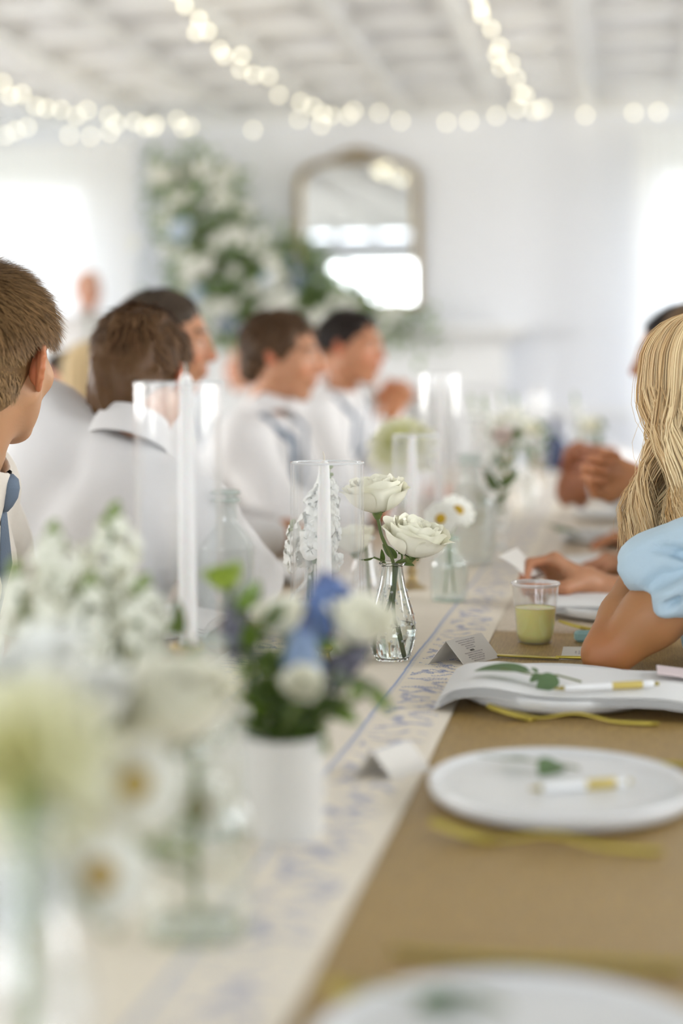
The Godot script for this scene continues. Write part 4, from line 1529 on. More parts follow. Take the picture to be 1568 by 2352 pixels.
	sf.cap(Vector3(-0.02, 0.58, -2.1), Vector3(0.0, 0.16, -2.1), 0.1, 0.13, 0.05)
	sf.into(mb, back)
	part("skirt", mb.done(), blue, o)
	seat_under({"who": "blonde girl in powder blue"}, Vector3(0.34, 0.578, -2.05), Vector3(-1, 0, 0))
	# hair: shell, long wavy locks, loose strands
	var hx: Transform3D = back * k.head
	var gold := lin(0.80, 0.67, 0.46)
	hair_shell(o, hx, gold * 0.85, "girl", Vector3(0.086, 0.088, 0.106), Vector3(0, 0.034, -0.02), Vector3(0, 0.03, 0.05), Vector3(0, 0.25, -0.97), 0.01, [[Vector3(0, -0.07, -0.05), Vector3(0.074, 0.1, 0.05)]])
	var g := RandomNumberGenerator.new()
	g.seed = 99
	var locks := MB.new()
	var clumps := 90
	for c in clumps:
		var a := TAU * c / clumps + g.randf_range(-0.03, 0.03)
		var ph := floorf(c / 7.0) * 1.9 + g.randf() * 0.5
		var freq := g.randf_range(7.5, 9.5)
		var reach := g.randf_range(0.80, 1.04) * 0.285
		var tone := g.randf()
		var inner := g.randf()
		for hair_i in 46:
			var loose := hair_i >= 41
			var du := g.randfn() * (0.009 if loose else 0.0048)
			var dv := g.randfn() * (0.008 if loose else 0.0045)
			var jit := g.randfn() * (0.5 if loose else 0.16)
			var rl := reach * g.randf_range(0.86, 1.04)
			var pts := []
			var rr := []
			for s in 20:
				var t := s / 19.0
				var pol := 0.10 + t * 2.9
				var down := maxf(0.0, pol - 1.4) / 1.6
				var rad := sin(minf(pol, 1.4)) * (0.0985 - 0.006 * inner)
				rad += -0.026 * smoothstep(0.1, 0.5, down) + 0.022 * smoothstep(0.45, 1.0, down) + 0.008 * down - 0.022 * inner * down
				var y := hc.y + 0.035 + cos(minf(pol, 1.45)) * 0.088 - down * rl
				var amp := 0.021 * smoothstep(0.05, 0.5, down)
				var w := amp * sin(ph + jit + down * freq)
				var w2 := amp * 0.8 * cos(ph + jit + down * freq)
				var gather := lerpf(1.0, 0.55, smoothstep(0.5, 1.0, down)) * smoothstep(0.0, 0.25, t)
				var ex := sin(a)
				var ez := cos(a)
				var ro := rad + w2 + dv * gather
				var la := w + du * gather
				pts.append(back * Vector3(hc.x + ex * ro + ez * la - 0.02 * down, y, hc.z + 0.012 + ez * ro * 1.08 - ex * la))
				rr.append((0.0006 if loose else 0.0017) * (1.0 - 0.8 * pow(t, 5.0)))
			locks.col = lin(0.76, 0.59, 0.37).lerp(lin(1.0, 0.92, 0.74), clampf(tone * 0.6 + g.randf() * 0.45, 0, 1))
			locks.tube(pts, rr, 4, 0.5, false)
	stuff(part("hair_locks", locks.done(), hair_mat(), o))

# ------------------------------------------------------------------ place settings
func gold_mat() -> StandardMaterial3D:
	return mat("brushed_gold", Color(0.74, 0.67, 0.31), 0.28, 1.0)

func plate_mesh(r := 0.127) -> ArrayMesh:
	var mb := MB.new()
	mb.lathe([Vector2(0, 0.003), Vector2(r * 0.6, 0.003), Vector2(r * 0.63, 0.0), Vector2(r * 0.68, 0.0005), Vector2(r * 0.93, 0.004), Vector2(r * 0.985, 0.009), Vector2(r, 0.016), Vector2(r * 0.995, 0.0205), Vector2(r * 0.98, 0.022), Vector2(r * 0.955, 0.021), Vector2(r * 0.93, 0.017), Vector2(r * 0.88, 0.0155), Vector2(r * 0.5, 0.015), Vector2(0, 0.015)], 64)
	return mb.done()

# folded cloth: a soft closed slab over [x0,x1] x [z0,z1]; top(x, z) gives its height
func napkin_mesh(x0: float, x1: float, z0: float, z1: float, thick: float, top: Callable) -> ArrayMesh:
	var mb := MB.new()
	var nx_ := 34
	var layers := 3
	for l in layers:
		var rows := []
		var inset := 0.004 * l
		var t := thick / layers
		for i in nx_ + 1:
			var x := lerpf(x0 + inset, x1 - inset * 0.5, float(i) / nx_)
			var row := PackedVector3Array()
			for j in 12:
				var z := lerpf(z0 + inset * 0.4, z1 - inset * 0.6, j / 11.0)
				var y: float = top.call(x, z)
				row.append(Vector3(x, y - t * (layers - 1 - l) - (0.0012 if j == 0 or j == 11 else 0.0), z))
			for j in 12:
				var z := lerpf(z1 - inset * 0.6, z0 + inset * 0.4, j / 11.0)
				var y: float = top.call(x, z)
				row.append(Vector3(x, y - t * (layers - l) + 0.0006 + (0.0008 if j == 0 or j == 11 else 0.0), z))
			rows.append(row)
		mb.grid(rows, true)
		for e in [0, nx_]:
			var ends: PackedVector3Array = rows[e]
			var q := []
			for j in 11:
				q = [ends[j], ends[j + 1], ends[22 - j], ends[23 - j]]
				if e == 0:
					q.reverse()
				mb.flat(q)
	return mb.done()

func leaf_mesh(len: float, wide: float, bend := 0.25, fold := 0.2, n := 9) -> ArrayMesh:
	# grows along +Y from the origin, upper face towards +Z
	var mb := MB.new()
	var rows := []
	for i in n + 1:
		var t := float(i) / n
		var w := wide * pow(sin(PI * pow(t, 0.8)), 0.8) * 0.5 + 0.0004
		var a := bend * t
		var c := Vector3(0, len * t * cos(a * 0.5), -len * t * sin(a * 0.6))
		var row := PackedVector3Array()
		for j in 5:
			var s := (j - 2) / 2.0
			row.append(c + Vector3(s * w, 0, absf(s) * w * fold))
		rows.append(row)
	mb.grid(rows)
	return mb.done()

func green(key := "leaf", c := Color(0.27, 0.36, 0.17), rough := 0.45) -> StandardMaterial3D:
	var m := mat("green_" + key, c, rough)
	m.backlight_enabled = true
	m.backlight = Color(0.25, 0.32, 0.1)
	return m

func sprig(label: String, at: Transform3D, leaves: Array, group := "") -> void:
	# leaves: [distance along stem, side, length, width, angle]
	var o := thing("leaf_sprig", label, "sprig", Vector3.ZERO, 0.0, group)
	o.transform = at
	var mb := MB.new()
	mb.tube([Vector3(0, 0, 0), Vector3(0.003, 0.03, 0.003), Vector3(-0.003, 0.065, 0.004), Vector3(0.002, 0.1, 0.003)], [0.0014, 0.0012, 0.001, 0.0007], 6)
	part("stem", mb.done(), green("stem", Color(0.45, 0.47, 0.24)), o)
	for l in leaves:
		var b := Basis(Vector3.BACK, l[4] * -l[1]) * Basis(UP, 0.25 * l[1])
		part("leaf", leaf_mesh(l[2], l[3], 0.35), green("eucalyptus", Color(0.33, 0.42, 0.28)), o, Transform3D(b, Vector3(0.001 * l[1], l[0], 0.004)))

func fork_mesh() -> ArrayMesh:
	# lies along X, tines at -X; arched profile
	var mb := MB.new()
	var prof := func(t: float) -> float: return 0.003 + 0.013 * pow(clampf(1.0 - t * 3.3, 0, 1), 1.6) + 0.008 * pow(sin(PI * clampf((t - 0.28) / 0.5, 0, 1)), 2.0)
	var pts := []
	var rr := []
	for i in 17:
		var t := 0.28 + 0.72 * i / 16.0
		pts.append(Vector3(-0.1 + 0.2 * t, prof.call(t), 0))
		rr.append(0.0028 + 0.0016 * smoothstep(0.5, 1.0, t))
	mb.tube(pts, rr, 8, 0.6)
	for k in 4:
		var z := (k - 1.5) * 0.0052
		pts = []
		for i in 9:
			var t := i / 8.0 * 0.3
			var z2 := z * (1.0 if t < 0.2 else lerpf(1.0, 0.2, (t - 0.2) / 0.1))
			pts.append(Vector3(-0.1 + 0.2 * t, prof.call(t), z2))
		mb.tube(pts, [0.0008, 0.0014, 0.0016, 0.0018, 0.002, 0.0024], 6)
	# the shoulder joining the tines
	mb.ball(Vector3(-0.1 + 0.2 * 0.23, prof.call(0.23) - 0.001, 0), Vector3(0.011, 0.0024, 0.0105), 12, Basis(Vector3.BACK, -0.25))
	return mb.done()

func knife_mesh() -> ArrayMesh:
	var mb := MB.new()
	mb.tube([Vector3(0.0, 0.0035, 0), Vector3(0.05, 0.004, 0), Vector3(0.1, 0.004, 0)], [0.003, 0.004, 0.0045], 8, 0.7)
	var rows := []
	for i in 12:
		var t := i / 11.0
		var x := 0.005 - 0.11 * t
		var w := 0.0085 * sqrt(maxf(0.02, 1.0 - pow(t, 4.0)))
		rows.append(PackedVector3Array([Vector3(x, 0.002, -w * 0.5), Vector3(x, 0.0042, -w * 0.2), Vector3(x, 0.0032, w), Vector3(x, 0.0016, w), Vector3(x, 0.0014, -w * 0.4)]))
	mb.grid(rows, true)
	return mb.done()

func pen(label: String, at: Vector3, to: Vector3, group := "") -> void:
	var o := thing("pen", label, "pen", at, 0.0, group)
	o.basis = along(to - at)
	var l := at.distance_to(to)
	var white := mat("pen_white", Color(0.93, 0.93, 0.92), 0.25)
	var mb := MB.new()
	mb.lathe([Vector2(0, 0.012), Vector2(0.0036, 0.012), Vector2(0.0042, 0.02), Vector2(0.0045, l * 0.55), Vector2(0, l * 0.55)], 14)
	part("barrel", mb.done(), white, o)
	mb = MB.new()
	mb.lathe([Vector2(0, 0), Vector2(0.0008, 0.0), Vector2(0.0034, 0.013), Vector2(0, 0.013)], 12)
	part("tip", mb.done(), gold_mat(), o)
	mb = MB.new()
	mb.lathe([Vector2(0, l * 0.55), Vector2(0.0047, l * 0.55), Vector2(0.0047, l * 0.84), Vector2(0, l * 0.84)], 14)
	part("grip_sleeve", mb.done(), mat("gold_foil", Color(0.85, 0.77, 0.45), 0.5, 0.7), o)
	mb = MB.new()
	mb.lathe([Vector2(0, l * 0.84), Vector2(0.0045, l * 0.84), Vector2(0.0042, l * 0.95), Vector2(0, l * 0.95)], 14)
	part("cap", mb.done(), white, o)
	mb = MB.new()
	mb.lathe([Vector2(0, l * 0.95), Vector2(0.0024, l * 0.95), Vector2(0.0024, l), Vector2(0, l)], 10)
	part("plunger", mb.done(), gold_mat(), o)

func tent_card(label: String, nl: Vector3, nr: Vector3, fr: Vector3, h: float, print_text: bool) -> void:
	var run := fr - nr
	var o := thing("tent_card", label, "card", (nl + fr) / 2)
	var back := -(nl + fr) / 2
	var top := (nl + nr) / 2 + UP * h
	var paper := mat("card_stock", Color(0.86, 0.84, 0.80), 0.8)
	for s in 2:
		var b0 := nr if s == 1 else nl
		var mb := MB.new()
		var n := ((top - b0).cross(run)).normalized() * 0.0003
		var rows := []
		for q in [[-1, 0], [1, 0], [1, 1], [-1, 1]]:
			var p := b0 if q[1] == 0 else top
			rows.append(PackedVector3Array([p + n * q[0] + back, p + run + n * q[0] + back]))
		rows.append(rows[0])
		mb.grid(rows)
		for e in [0.0, 1.0]:
			mb.flat([b0 + run * e + n + back, top + run * e + n + back, top + run * e - n + back, b0 + run * e - n + back])
		var face := part("card_face", mb.done(), paper, o)
		if s == 1 and print_text:
			var up := (top - nr).normalized()
			var rt := run.normalized()
			var nn := rt.cross(up).normalized()
			var wide := run.length()
			var tall := (top - nr).length()
			var ink := mat("card_ink", Color(0.76, 0.735, 0.72), 0.8)
			var c := (nr + top) / 2 + run / 2 + nn * 0.0006 + back
			var bas := Basis(rt, up, nn)
			text_part("printed_text", "TRADITION HOLDS THAT THE SOUND OF\nWEDDING BELLS SYMBOLIZES THE\nSTART OF A COUPLE'S FUTURE\nTOGETHER AND A\nSIMPLE KISS UPON", 0.0019, ink, face, Transform3D(bas, c + up * tall * 0.24 - rt * wide * 0.03))
			text_part("printed_script", "wish", 0.0034, mat("card_script", Color(0.16, 0.15, 0.16), 0.8), face, Transform3D(bas, c + up * tall * 0.0 - rt * wide * 0.04), true)
			text_part("printed_text", "PLEASE JOIN IN TRADITION AND TAKE\nMOMENTS TO RING THE BELL,\nMAKE ONE AND ALL WOULD LOVE\nWEDDING BELL WISHES AND\nWEDDING BELL KISSES", 0.0019, ink, face, Transform3D(bas, c - up * tall * 0.24 - rt * wide * 0.03))

func text_part(called: String, words: String, cap_h: float, m: Material, parent: Node3D, x: Transform3D, serif := false) -> void:
	var t := TextMesh.new()
	var f := SystemFont.new()
	f.font_names = PackedStringArray(["Droid Serif" if serif else "Droid Sans"])
	t.font = f
	t.font_size = 24
	t.pixel_size = cap_h / 17.0
	t.depth = 0.0002
	t.curve_step = 3.0
	t.line_spacing = 2.0
	t.text = words
	t.horizontal_alignment = HORIZONTAL_ALIGNMENT_CENTER
	t.vertical_alignment = VERTICAL_ALIGNMENT_CENTER
	part(called, t, m, parent, x)

func build_table_setting() -> void:
	var china := mat("white_china", Color(0.87, 0.87, 0.86), 0.3)
	var linen := cloth("napkin_linen", Color(0.88, 0.875, 0.86), 0.9)
	var gold := gold_mat()
	var pm := plate_mesh()
	var fm := fork_mesh()
	var km := knife_mesh()
	# right side: nearest, second, third ... (x, z)
	var right := [[-0.05, -0.838, "nearest plate at the bottom right corner, cut off by the frame"], [-0.055, -1.452, "second white plate from the camera on the right, with a pen and small sprig"], [-0.08, -1.935, "white plate under the draped napkin beside the blonde girl's elbow"], [0.0, -2.67, "white plate under the hand that pinches the paper"], [0.0, -3.28, "white plate with a yellow-tipped sprig beyond the pinching hand"], [-0.02, -3.9, "white plate below the clasped tanned hands"], [-0.02, -4.6, "white plate past the clasped hands on the right side"]]
	for i in right.size():
		var r = right[i]
		single("dinner_plate", pm, china, r[2], "plate", xf(Vector3(r[0], TOP, r[1])))
	var forks := [[T(1108, 2345), "gold fork at the bottom edge near the nearest plate", 0.0], [T(1250, 1945), "gold fork in front of the second plate", -0.06], [T(1312, 1660), "gold fork in front of the draped napkin", -0.03], [Vector3(0.0, TOP, -2.47), "gold fork under the plate by the pinching hand", 0.0], [Vector3(0.0, TOP, -3.09), "gold fork in front of the plate with the yellow-tipped sprig", 0.0]]
	for f in forks:
		single("fork", fm, gold, f[1], "fork", xf(f[0] + UP * 0.0005, f[2]))
	var knives := [[T(1240, 2215), "gold knife behind the nearest plate", 0.0], [T(1420, 1758), "gold knife behind the second plate", 0.0], [T(1276, 1515), "gold knife by the small card, tip near the leaf sprig", -0.06], [Vector3(0.01, TOP, -2.86), "gold knife behind the plate with the pinching hand", 0.0]]
	for f in knives:
		single("knife", km, gold, f[1], "knife", xf(f[0] + UP * 0.0005, f[2]))
	# napkin draped over the third plate
	var drape := func(x: float, z: float) -> float:
		var y := TOP + 0.0305 + 0.0015 * sin(x * 31.0 + z * 17.0) - 0.004 * pow(absf((z + 1.935) / 0.12), 3.0)
		y -= 0.012 * smoothstep(-0.195, -0.228, x)
		y -= 0.022 * smoothstep(0.085, 0.2, x) + 0.004 * sin(maxf(0.0, x - 0.05) * 22.0)
		return y + 0.006 * exp(-pow((x + 0.16) / 0.04, 2.0))
	single("napkin", napkin_mesh(-0.222, 0.24, -2.0, -1.815, 0.013, drape), linen, "white linen napkin draped over the plate by the blonde girl, its end hanging down", "napkin")
	var more := [[0.0, -2.67, "white napkin under the pinching hand"], [0.0, -3.28, "white napkin under the yellow-tipped sprig"], [-0.02, -3.9, "white napkin below the clasped tanned hands"]]
	for m in more:
		var fn := func(x: float, z: float) -> float: return TOP + 0.029 + 0.002 * sin(x * 27.0 + z * 22.0) - 0.006 * pow(Vector2((x - m[0]) / 0.15, (z - m[1]) / 0.13).length(), 4.0)
		single("napkin", napkin_mesh(m[0] - 0.13, m[0] + 0.14, m[1] - 0.09, m[1] + 0.09, 0.012, fn), linen, m[2], "napkin")
	# pens, menu slip, sprigs
	pen("white and gold pen on the draped napkin by the elbow", T(1272, 1582, 0.034), T(1512, 1570, 0.037))
	pen("white pen with gold sleeve on the second plate", T(1215, 1812, 0.0195), T(1448, 1795, 0.0195))
	var mb := MB.new()
	mb.box(Vector3(0.095, TOP + 0.034, -1.945), Vector3(0.1, 0.0012, 0.06), 0.0003, Basis(Vector3.BACK, -0.1))
	single("menu_slip", mb.done(), mat("blush_paper", Color(0.87, 0.80, 0.79), 0.85), "blush pink paper slip under the elbow end of the draped napkin", "paper slip")
	sprig("leaf sprig with one long leaf lying on the draped napkin", Transform3D(Basis(Vector3(0.0, 0, -1), Vector3(-1, 0.1, -0.35).normalized(), Vector3(0, 1, 0.0)).orthonormalized() * Basis(UP, -0.5), T(1335, 1566, 0.036)),
		[[0.062, 1, 0.072, 0.026, 0.12], [0.03, -1, 0.034, 0.024, 0.9], [0.05, -1, 0.018, 0.01, 0.9], [0.056, 1, 0.014, 0.008, 1.2]])
	sprig("small leaf sprig on the second plate", Transform3D(Basis(Vector3(0.0, 0, -1), Vector3(-1, 0.05, -0.1).normalized(), Vector3(0, 1, 0.0)).orthonormalized(), T(1330, 1765, 0.018)), [[0.02, -1, 0.036, 0.028, 1.1], [0.05, 1, 0.03, 0.018, 0.3]])
	sprig("dark leaf sprig on the nearest plate at the bottom", Transform3D(Basis(Vector3(0.0, 0, -1), Vector3(-1, 0.05, 0.05).normalized(), Vector3(0, 1, 0.0)).orthonormalized(), T(1170, 2315, 0.018)), [[0.01, 1, 0.05, 0.02, 0.1], [0.03, -1, 0.03, 0.016, 0.5]])
	sprig("yellow-tipped sprig on the plate beyond the pinching hand", Transform3D(Basis(Vector3(0.0, 0, -1), Vector3(-1, 0.3, -0.2).normalized(), Vector3(0, 1, 0.2)).orthonormalized(), T(1335, 1232, 0.036)), [[0.01, 1, 0.05, 0.03, 0.3], [0.03, -1, 0.04, 0.025, 0.6], [0.05, 1, 0.035, 0.02, 0.8]])
	# cards
	tent_card("printed white tent card standing on the runner border beside the lemonade", T(979, 1531), T(1067, 1531), T(1147, 1510), 0.0365, true)
	tent_card("blurred white tent card nearer the camera on the runner border", T(800, 1796), T(905, 1796), T(990, 1768), 0.0315, false)
	mb = MB.new()
	var ca := T(1287, 1515)
	var cb := T(1293, 1487)
	var cd := (T(1345, 1515) - ca) * 1.5
	mb.flat([ca + UP * 0.0012, ca + cd + UP * 0.0012, cb + cd + UP * 0.0012, cb + UP * 0.0012])
	mb.flat([ca + UP * 0.0002, cb + UP * 0.0002, cb + cd + UP * 0.0002, ca + cd + UP * 0.0002])
	mb.flat([ca + UP * 0.0002, ca + cd + UP * 0.0002, ca + cd + UP * 0.0012, ca + UP * 0.0012])
	mb.flat([ca + UP * 0.0012, cb + UP * 0.0012, cb + UP * 0.0002, ca + UP * 0.0002])
	var card := thing("place_card", "small white card with printed lines lying half under the elbow", "card")
	var cface := part("card_face", mb.done(), mat("card_stock", Color(0.86, 0.84, 0.80)), card)
	var tb := Basis(-(cb - ca).normalized(), (cd).normalized(), UP).orthonormalized()
	text_part("printed_text", "please leave a note\nand a wish for the\nnewlyweds to read\non their first", 0.0028, mat("card_ink", Color(0.42, 0.40, 0.40)), cface, Transform3D(tb, (ca + cb) / 2 + cd * 0.52 + UP * 0.0016))
	# paper pinched by the hand
	mb = MB.new()
	var pr := []
	for i in 9:
		var t := i / 8.0
		var c := P(1142, 1284, 2.66).lerp(P(1206, 1332, 2.69), t)
		pr.append(PackedVector3Array([c + UP * (0.004 + 0.006 * sin(t * 3.0)), c + Vector3(0.03, 0.015 - 0.01 * t, -0.05), c + Vector3(0.03, 0.0143 - 0.01 * t, -0.05), c + UP * (0.0033 + 0.006 * sin(t * 3.0))]))
	mb.grid(pr, true)
	single("folded_paper", mb.done(), mat("card_stock", Color(0.86, 0.84, 0.80)), "folded white paper pinched between finger and thumb behind the lemonade", "paper")
	# lemonade
	var co := thing("plastic_cup", "clear plastic cup half full of cloudy lemonade", "cup", T(1228, 1476))
	mb = MB.new()
	mb.lathe([Vector2(0, 0.0015), Vector2(0.0235, 0.0015), Vector2(0.0255, 0.0), Vector2(0.0265, 0.003), Vector2(0.028, 0.012), Vector2(0.0292, 0.0135), Vector2(0.0358, 0.09), Vector2(0.0372, 0.0915), Vector2(0.0374, 0.0935), Vector2(0.0362, 0.0945), Vector2(0.0352, 0.0925), Vector2(0.0283, 0.0137), Vector2(0.027, 0.0125), Vector2(0.0255, 0.003), Vector2(0, 0.0025)], 48)
	part("cup_wall", mb.done(), pane("cup_plastic", Color(0.97, 0.97, 0.96, 0.07)), co)
	mb = MB.new()
	mb.lathe([Vector2(0.0345, 0.0885), Vector2(0.0372, 0.0905), Vector2(0.0385, 0.0925), Vector2(0.0372, 0.0945), Vector2(0.0352, 0.0935), Vector2(0.0345, 0.0885)], 48)
	part("rolled_rim", mb.done(), pane("cup_rim", Color(0.95, 0.93, 0.92, 0.5)), co)
	mb = MB.new()
	mb.lathe([Vector2(0, 0.003), Vector2(0.0252, 0.0032), Vector2(0.0268, 0.0127), Vector2(0.0281, 0.0139), Vector2(0.0318, 0.0555), Vector2(0.0314, 0.0545), Vector2(0, 0.054)], 48)
	var lem := mat("lemonade", Color(0.90, 0.88, 0.48), 0.12)
	lem.subsurf_scatter_enabled = true
	lem.subsurf_scatter_strength = 0.5
	lem.backlight_enabled = true
	lem.backlight = Color(0.55, 0.55, 0.3)
	part("drink", mb.done(), lem, co)
	mb = MB.new()
	mb.box(T(1352, 1474) + UP * 0.009, Vector3(0.045, 0.017, 0.02), 0.004, Basis(UP, 0.2))
	single("favor_box", mb.done(), mat("mint", Color(0.55, 0.68, 0.66), 0.6), "small pale teal box peeking out behind the girl's elbow", "box")
	# left side
	var left := [[-0.755, -1.42, "white plate on the left in front of the boy's place"], [-0.76, -2.35, "white plate between the boy and the bowed man"], [-0.765, -3.02, "white plate under the bowed man's napkin on the left"], [-0.77, -3.75, "white plate left of the tall candles"], [-0.77, -4.45, "white plate before the wavy-haired man"]]
	for i in left.size():
		var r = left[i]
		single("dinner_plate", pm, china, r[2], "plate", xf(Vector3(r[0], TOP, r[1])))
		var fn := func(x: float, z: float) -> float: return TOP + 0.03 + 0.003 * sin(x * 27.0 + z * 22.0) - 0.008 * pow(Vector2((x - r[0]) / 0.16, (z - r[1]) / 0.13).length(), 4.0)
		single("napkin", napkin_mesh(r[0] - 0.145, r[0] + 0.13, r[1] - 0.1, r[1] + 0.1, 0.013, fn), linen, "napkin on the " + r[2], "napkin")
	build_glassware()

# ------------------------------------------------------------------ candles and glass
func cylinder_candle(label: String, at: Vector3, tall: float, r: float, tip: float, centre_off := Vector3.ZERO) -> void:
	# a glass cylinder standing round a brass candlestick with a taper candle: three things
	var mb := MB.new()
	mb.lathe([Vector2(r - 0.0036, 0.0), Vector2(r, 0.0), Vector2(r, tall - 0.001), Vector2(r - 0.0008, tall), Vector2(r - 0.002, tall), Vector2(r - 0.0036, tall - 0.001), Vector2(r - 0.0036, 0.0)], 64)
	var o := thing("glass_cylinder", "clear open glass cylinder round the " + label, "candle holder", at)
	part("glass_wall", mb.done(), pane("cylinder_glass", Color(0.97, 0.98, 0.98, 0.05)), o)
	mb = MB.new()
	var rim := []
	for j in 9:
		var a := TAU * j / 8.0
		rim.append(Vector2(r - 0.0014 + 0.0018 * cos(a), tall + 0.0014 * sin(a)))
	mb.lathe(rim, 64)
	part("rim", mb.done(), pane("cylinder_rim", Color(0.94, 0.95, 0.95, 0.45)), o)
	var b := thing("candlestick", "turned brass candlestick under the " + label, "candlestick", at + centre_off)
	mb = MB.new()
	mb.lathe([Vector2(0, 0.0), Vector2(0.031, 0.0), Vector2(0.032, 0.003), Vector2(0.027, 0.007), Vector2(0.014, 0.014), Vector2(0.008, 0.024), Vector2(0.0075, 0.03)], 28)
	part("foot", mb.done(), mat("brass", Color(0.66, 0.55, 0.28), 0.32, 0.9), b)
	mb = MB.new()
	mb.lathe([Vector2(0.0075, 0.03), Vector2(0.012, 0.034), Vector2(0.0125, 0.037), Vector2(0.007, 0.042), Vector2(0.0065, 0.046), Vector2(0.013, 0.056), Vector2(0.0175, 0.068), Vector2(0.0185, 0.09), Vector2(0.0205, 0.1), Vector2(0.0205, 0.104), Vector2(0.017, 0.104), Vector2(0.0115, 0.09), Vector2(0, 0.09)], 28)
	part("cup", mb.done(), mat("brass", Color.WHITE), b)
	var wax := mat("candle_wax", Color(0.92, 0.915, 0.90), 0.4)
	wax.subsurf_scatter_enabled = true
	wax.subsurf_scatter_strength = 0.15
	var c := thing("taper_candle", label, "candle", at + centre_off + UP * 0.0905)
	var hh := tip - (at.y + 0.0905) - 0.012
	mb = MB.new()
	mb.lathe([Vector2(0, 0), Vector2(0.0108, 0.0), Vector2(0.0102, hh * 0.3), Vector2(0.0084, hh * 0.75), Vector2(0.0074, hh - 0.012), Vector2(0.0066, hh - 0.005), Vector2(0.0042, hh - 0.0012), Vector2(0.0016, hh), Vector2(0, hh + 0.0005)], 24)
	part("wax", mb.done(), wax, c)
	mb = MB.new()
	mb.tube([Vector3(0, hh - 0.001, 0), Vector3(0.0002, hh + 0.006, 0), Vector3(-0.0015, hh + 0.012, 0.0004)], [0.0013, 0.001, 0.0006], 7)
	part("wick", mb.done(), mat("wick", Color(0.85, 0.82, 0.76), 0.8), c)

# profile of a vase from base to rim (outer), wall thickness w: closed outer + inner
func vase_walls(outer: Array, w: float, floor_h: float) -> Array:
	var p := [Vector2(0, 0.0015)]
	p.append_array(outer)
	var top: Vector2 = outer[-1]
	p.append(Vector2(top.x - w * 0.5, top.y + w * 0.4))
	var inner := []
	for q in outer:
		if q.y > floor_h:
			inner.append(Vector2(maxf(q.x - w, 0.002), q.y))
	inner.reverse()
	p.append_array(inner)
	p.append(Vector2(maxf(inner[-1].x * 0.8, 0.001), floor_h))
	p.append(Vector2(0, floor_h))
	return p

func smooth_profile(keys: Array, n := 5) -> Array:
	var out := []
	for i in keys.size() - 1:
		var a: Vector2 = keys[maxi(i - 1, 0)]
		var b: Vector2 = keys[i]
		var c: Vector2 = keys[i + 1]
		var d: Vector2 = keys[mini(i + 2, keys.size() - 1)]
		for k in n:
			out.append(b.cubic_interpolate(c, a, d, float(k) / n))
	out.append(keys[-1])
	return out

const TEARDROP := [Vector2(0.020, 0.0), Vector2(0.0225, 0.004), Vector2(0.0275, 0.016), Vector2(0.0318, 0.034), Vector2(0.0328, 0.050), Vector2(0.0295, 0.068), Vector2(0.0238, 0.088), Vector2(0.0188, 0.106), Vector2(0.0158, 0.122), Vector2(0.0148, 0.131), Vector2(0.0152, 0.1345), Vector2(0.0182, 0.1365), Vector2(0.0184, 0.138)]
const BOTTLE := [Vector2(0.030, 0.0), Vector2(0.034, 0.004), Vector2(0.0355, 0.03), Vector2(0.0355, 0.055), Vector2(0.031, 0.07), Vector2(0.018, 0.084), Vector2(0.0115, 0.095), Vector2(0.0105, 0.12), Vector2(0.0115, 0.124), Vector2(0.0135, 0.126), Vector2(0.0135, 0.129)]
const CUBE_VASE := [Vector2(0.030, 0.0), Vector2(0.033, 0.003), Vector2(0.034, 0.02), Vector2(0.034, 0.06), Vector2(0.031, 0.075), Vector2(0.020, 0.088), Vector2(0.0165, 0.096), Vector2(0.0165, 0.112), Vector2(0.019, 0.116)]

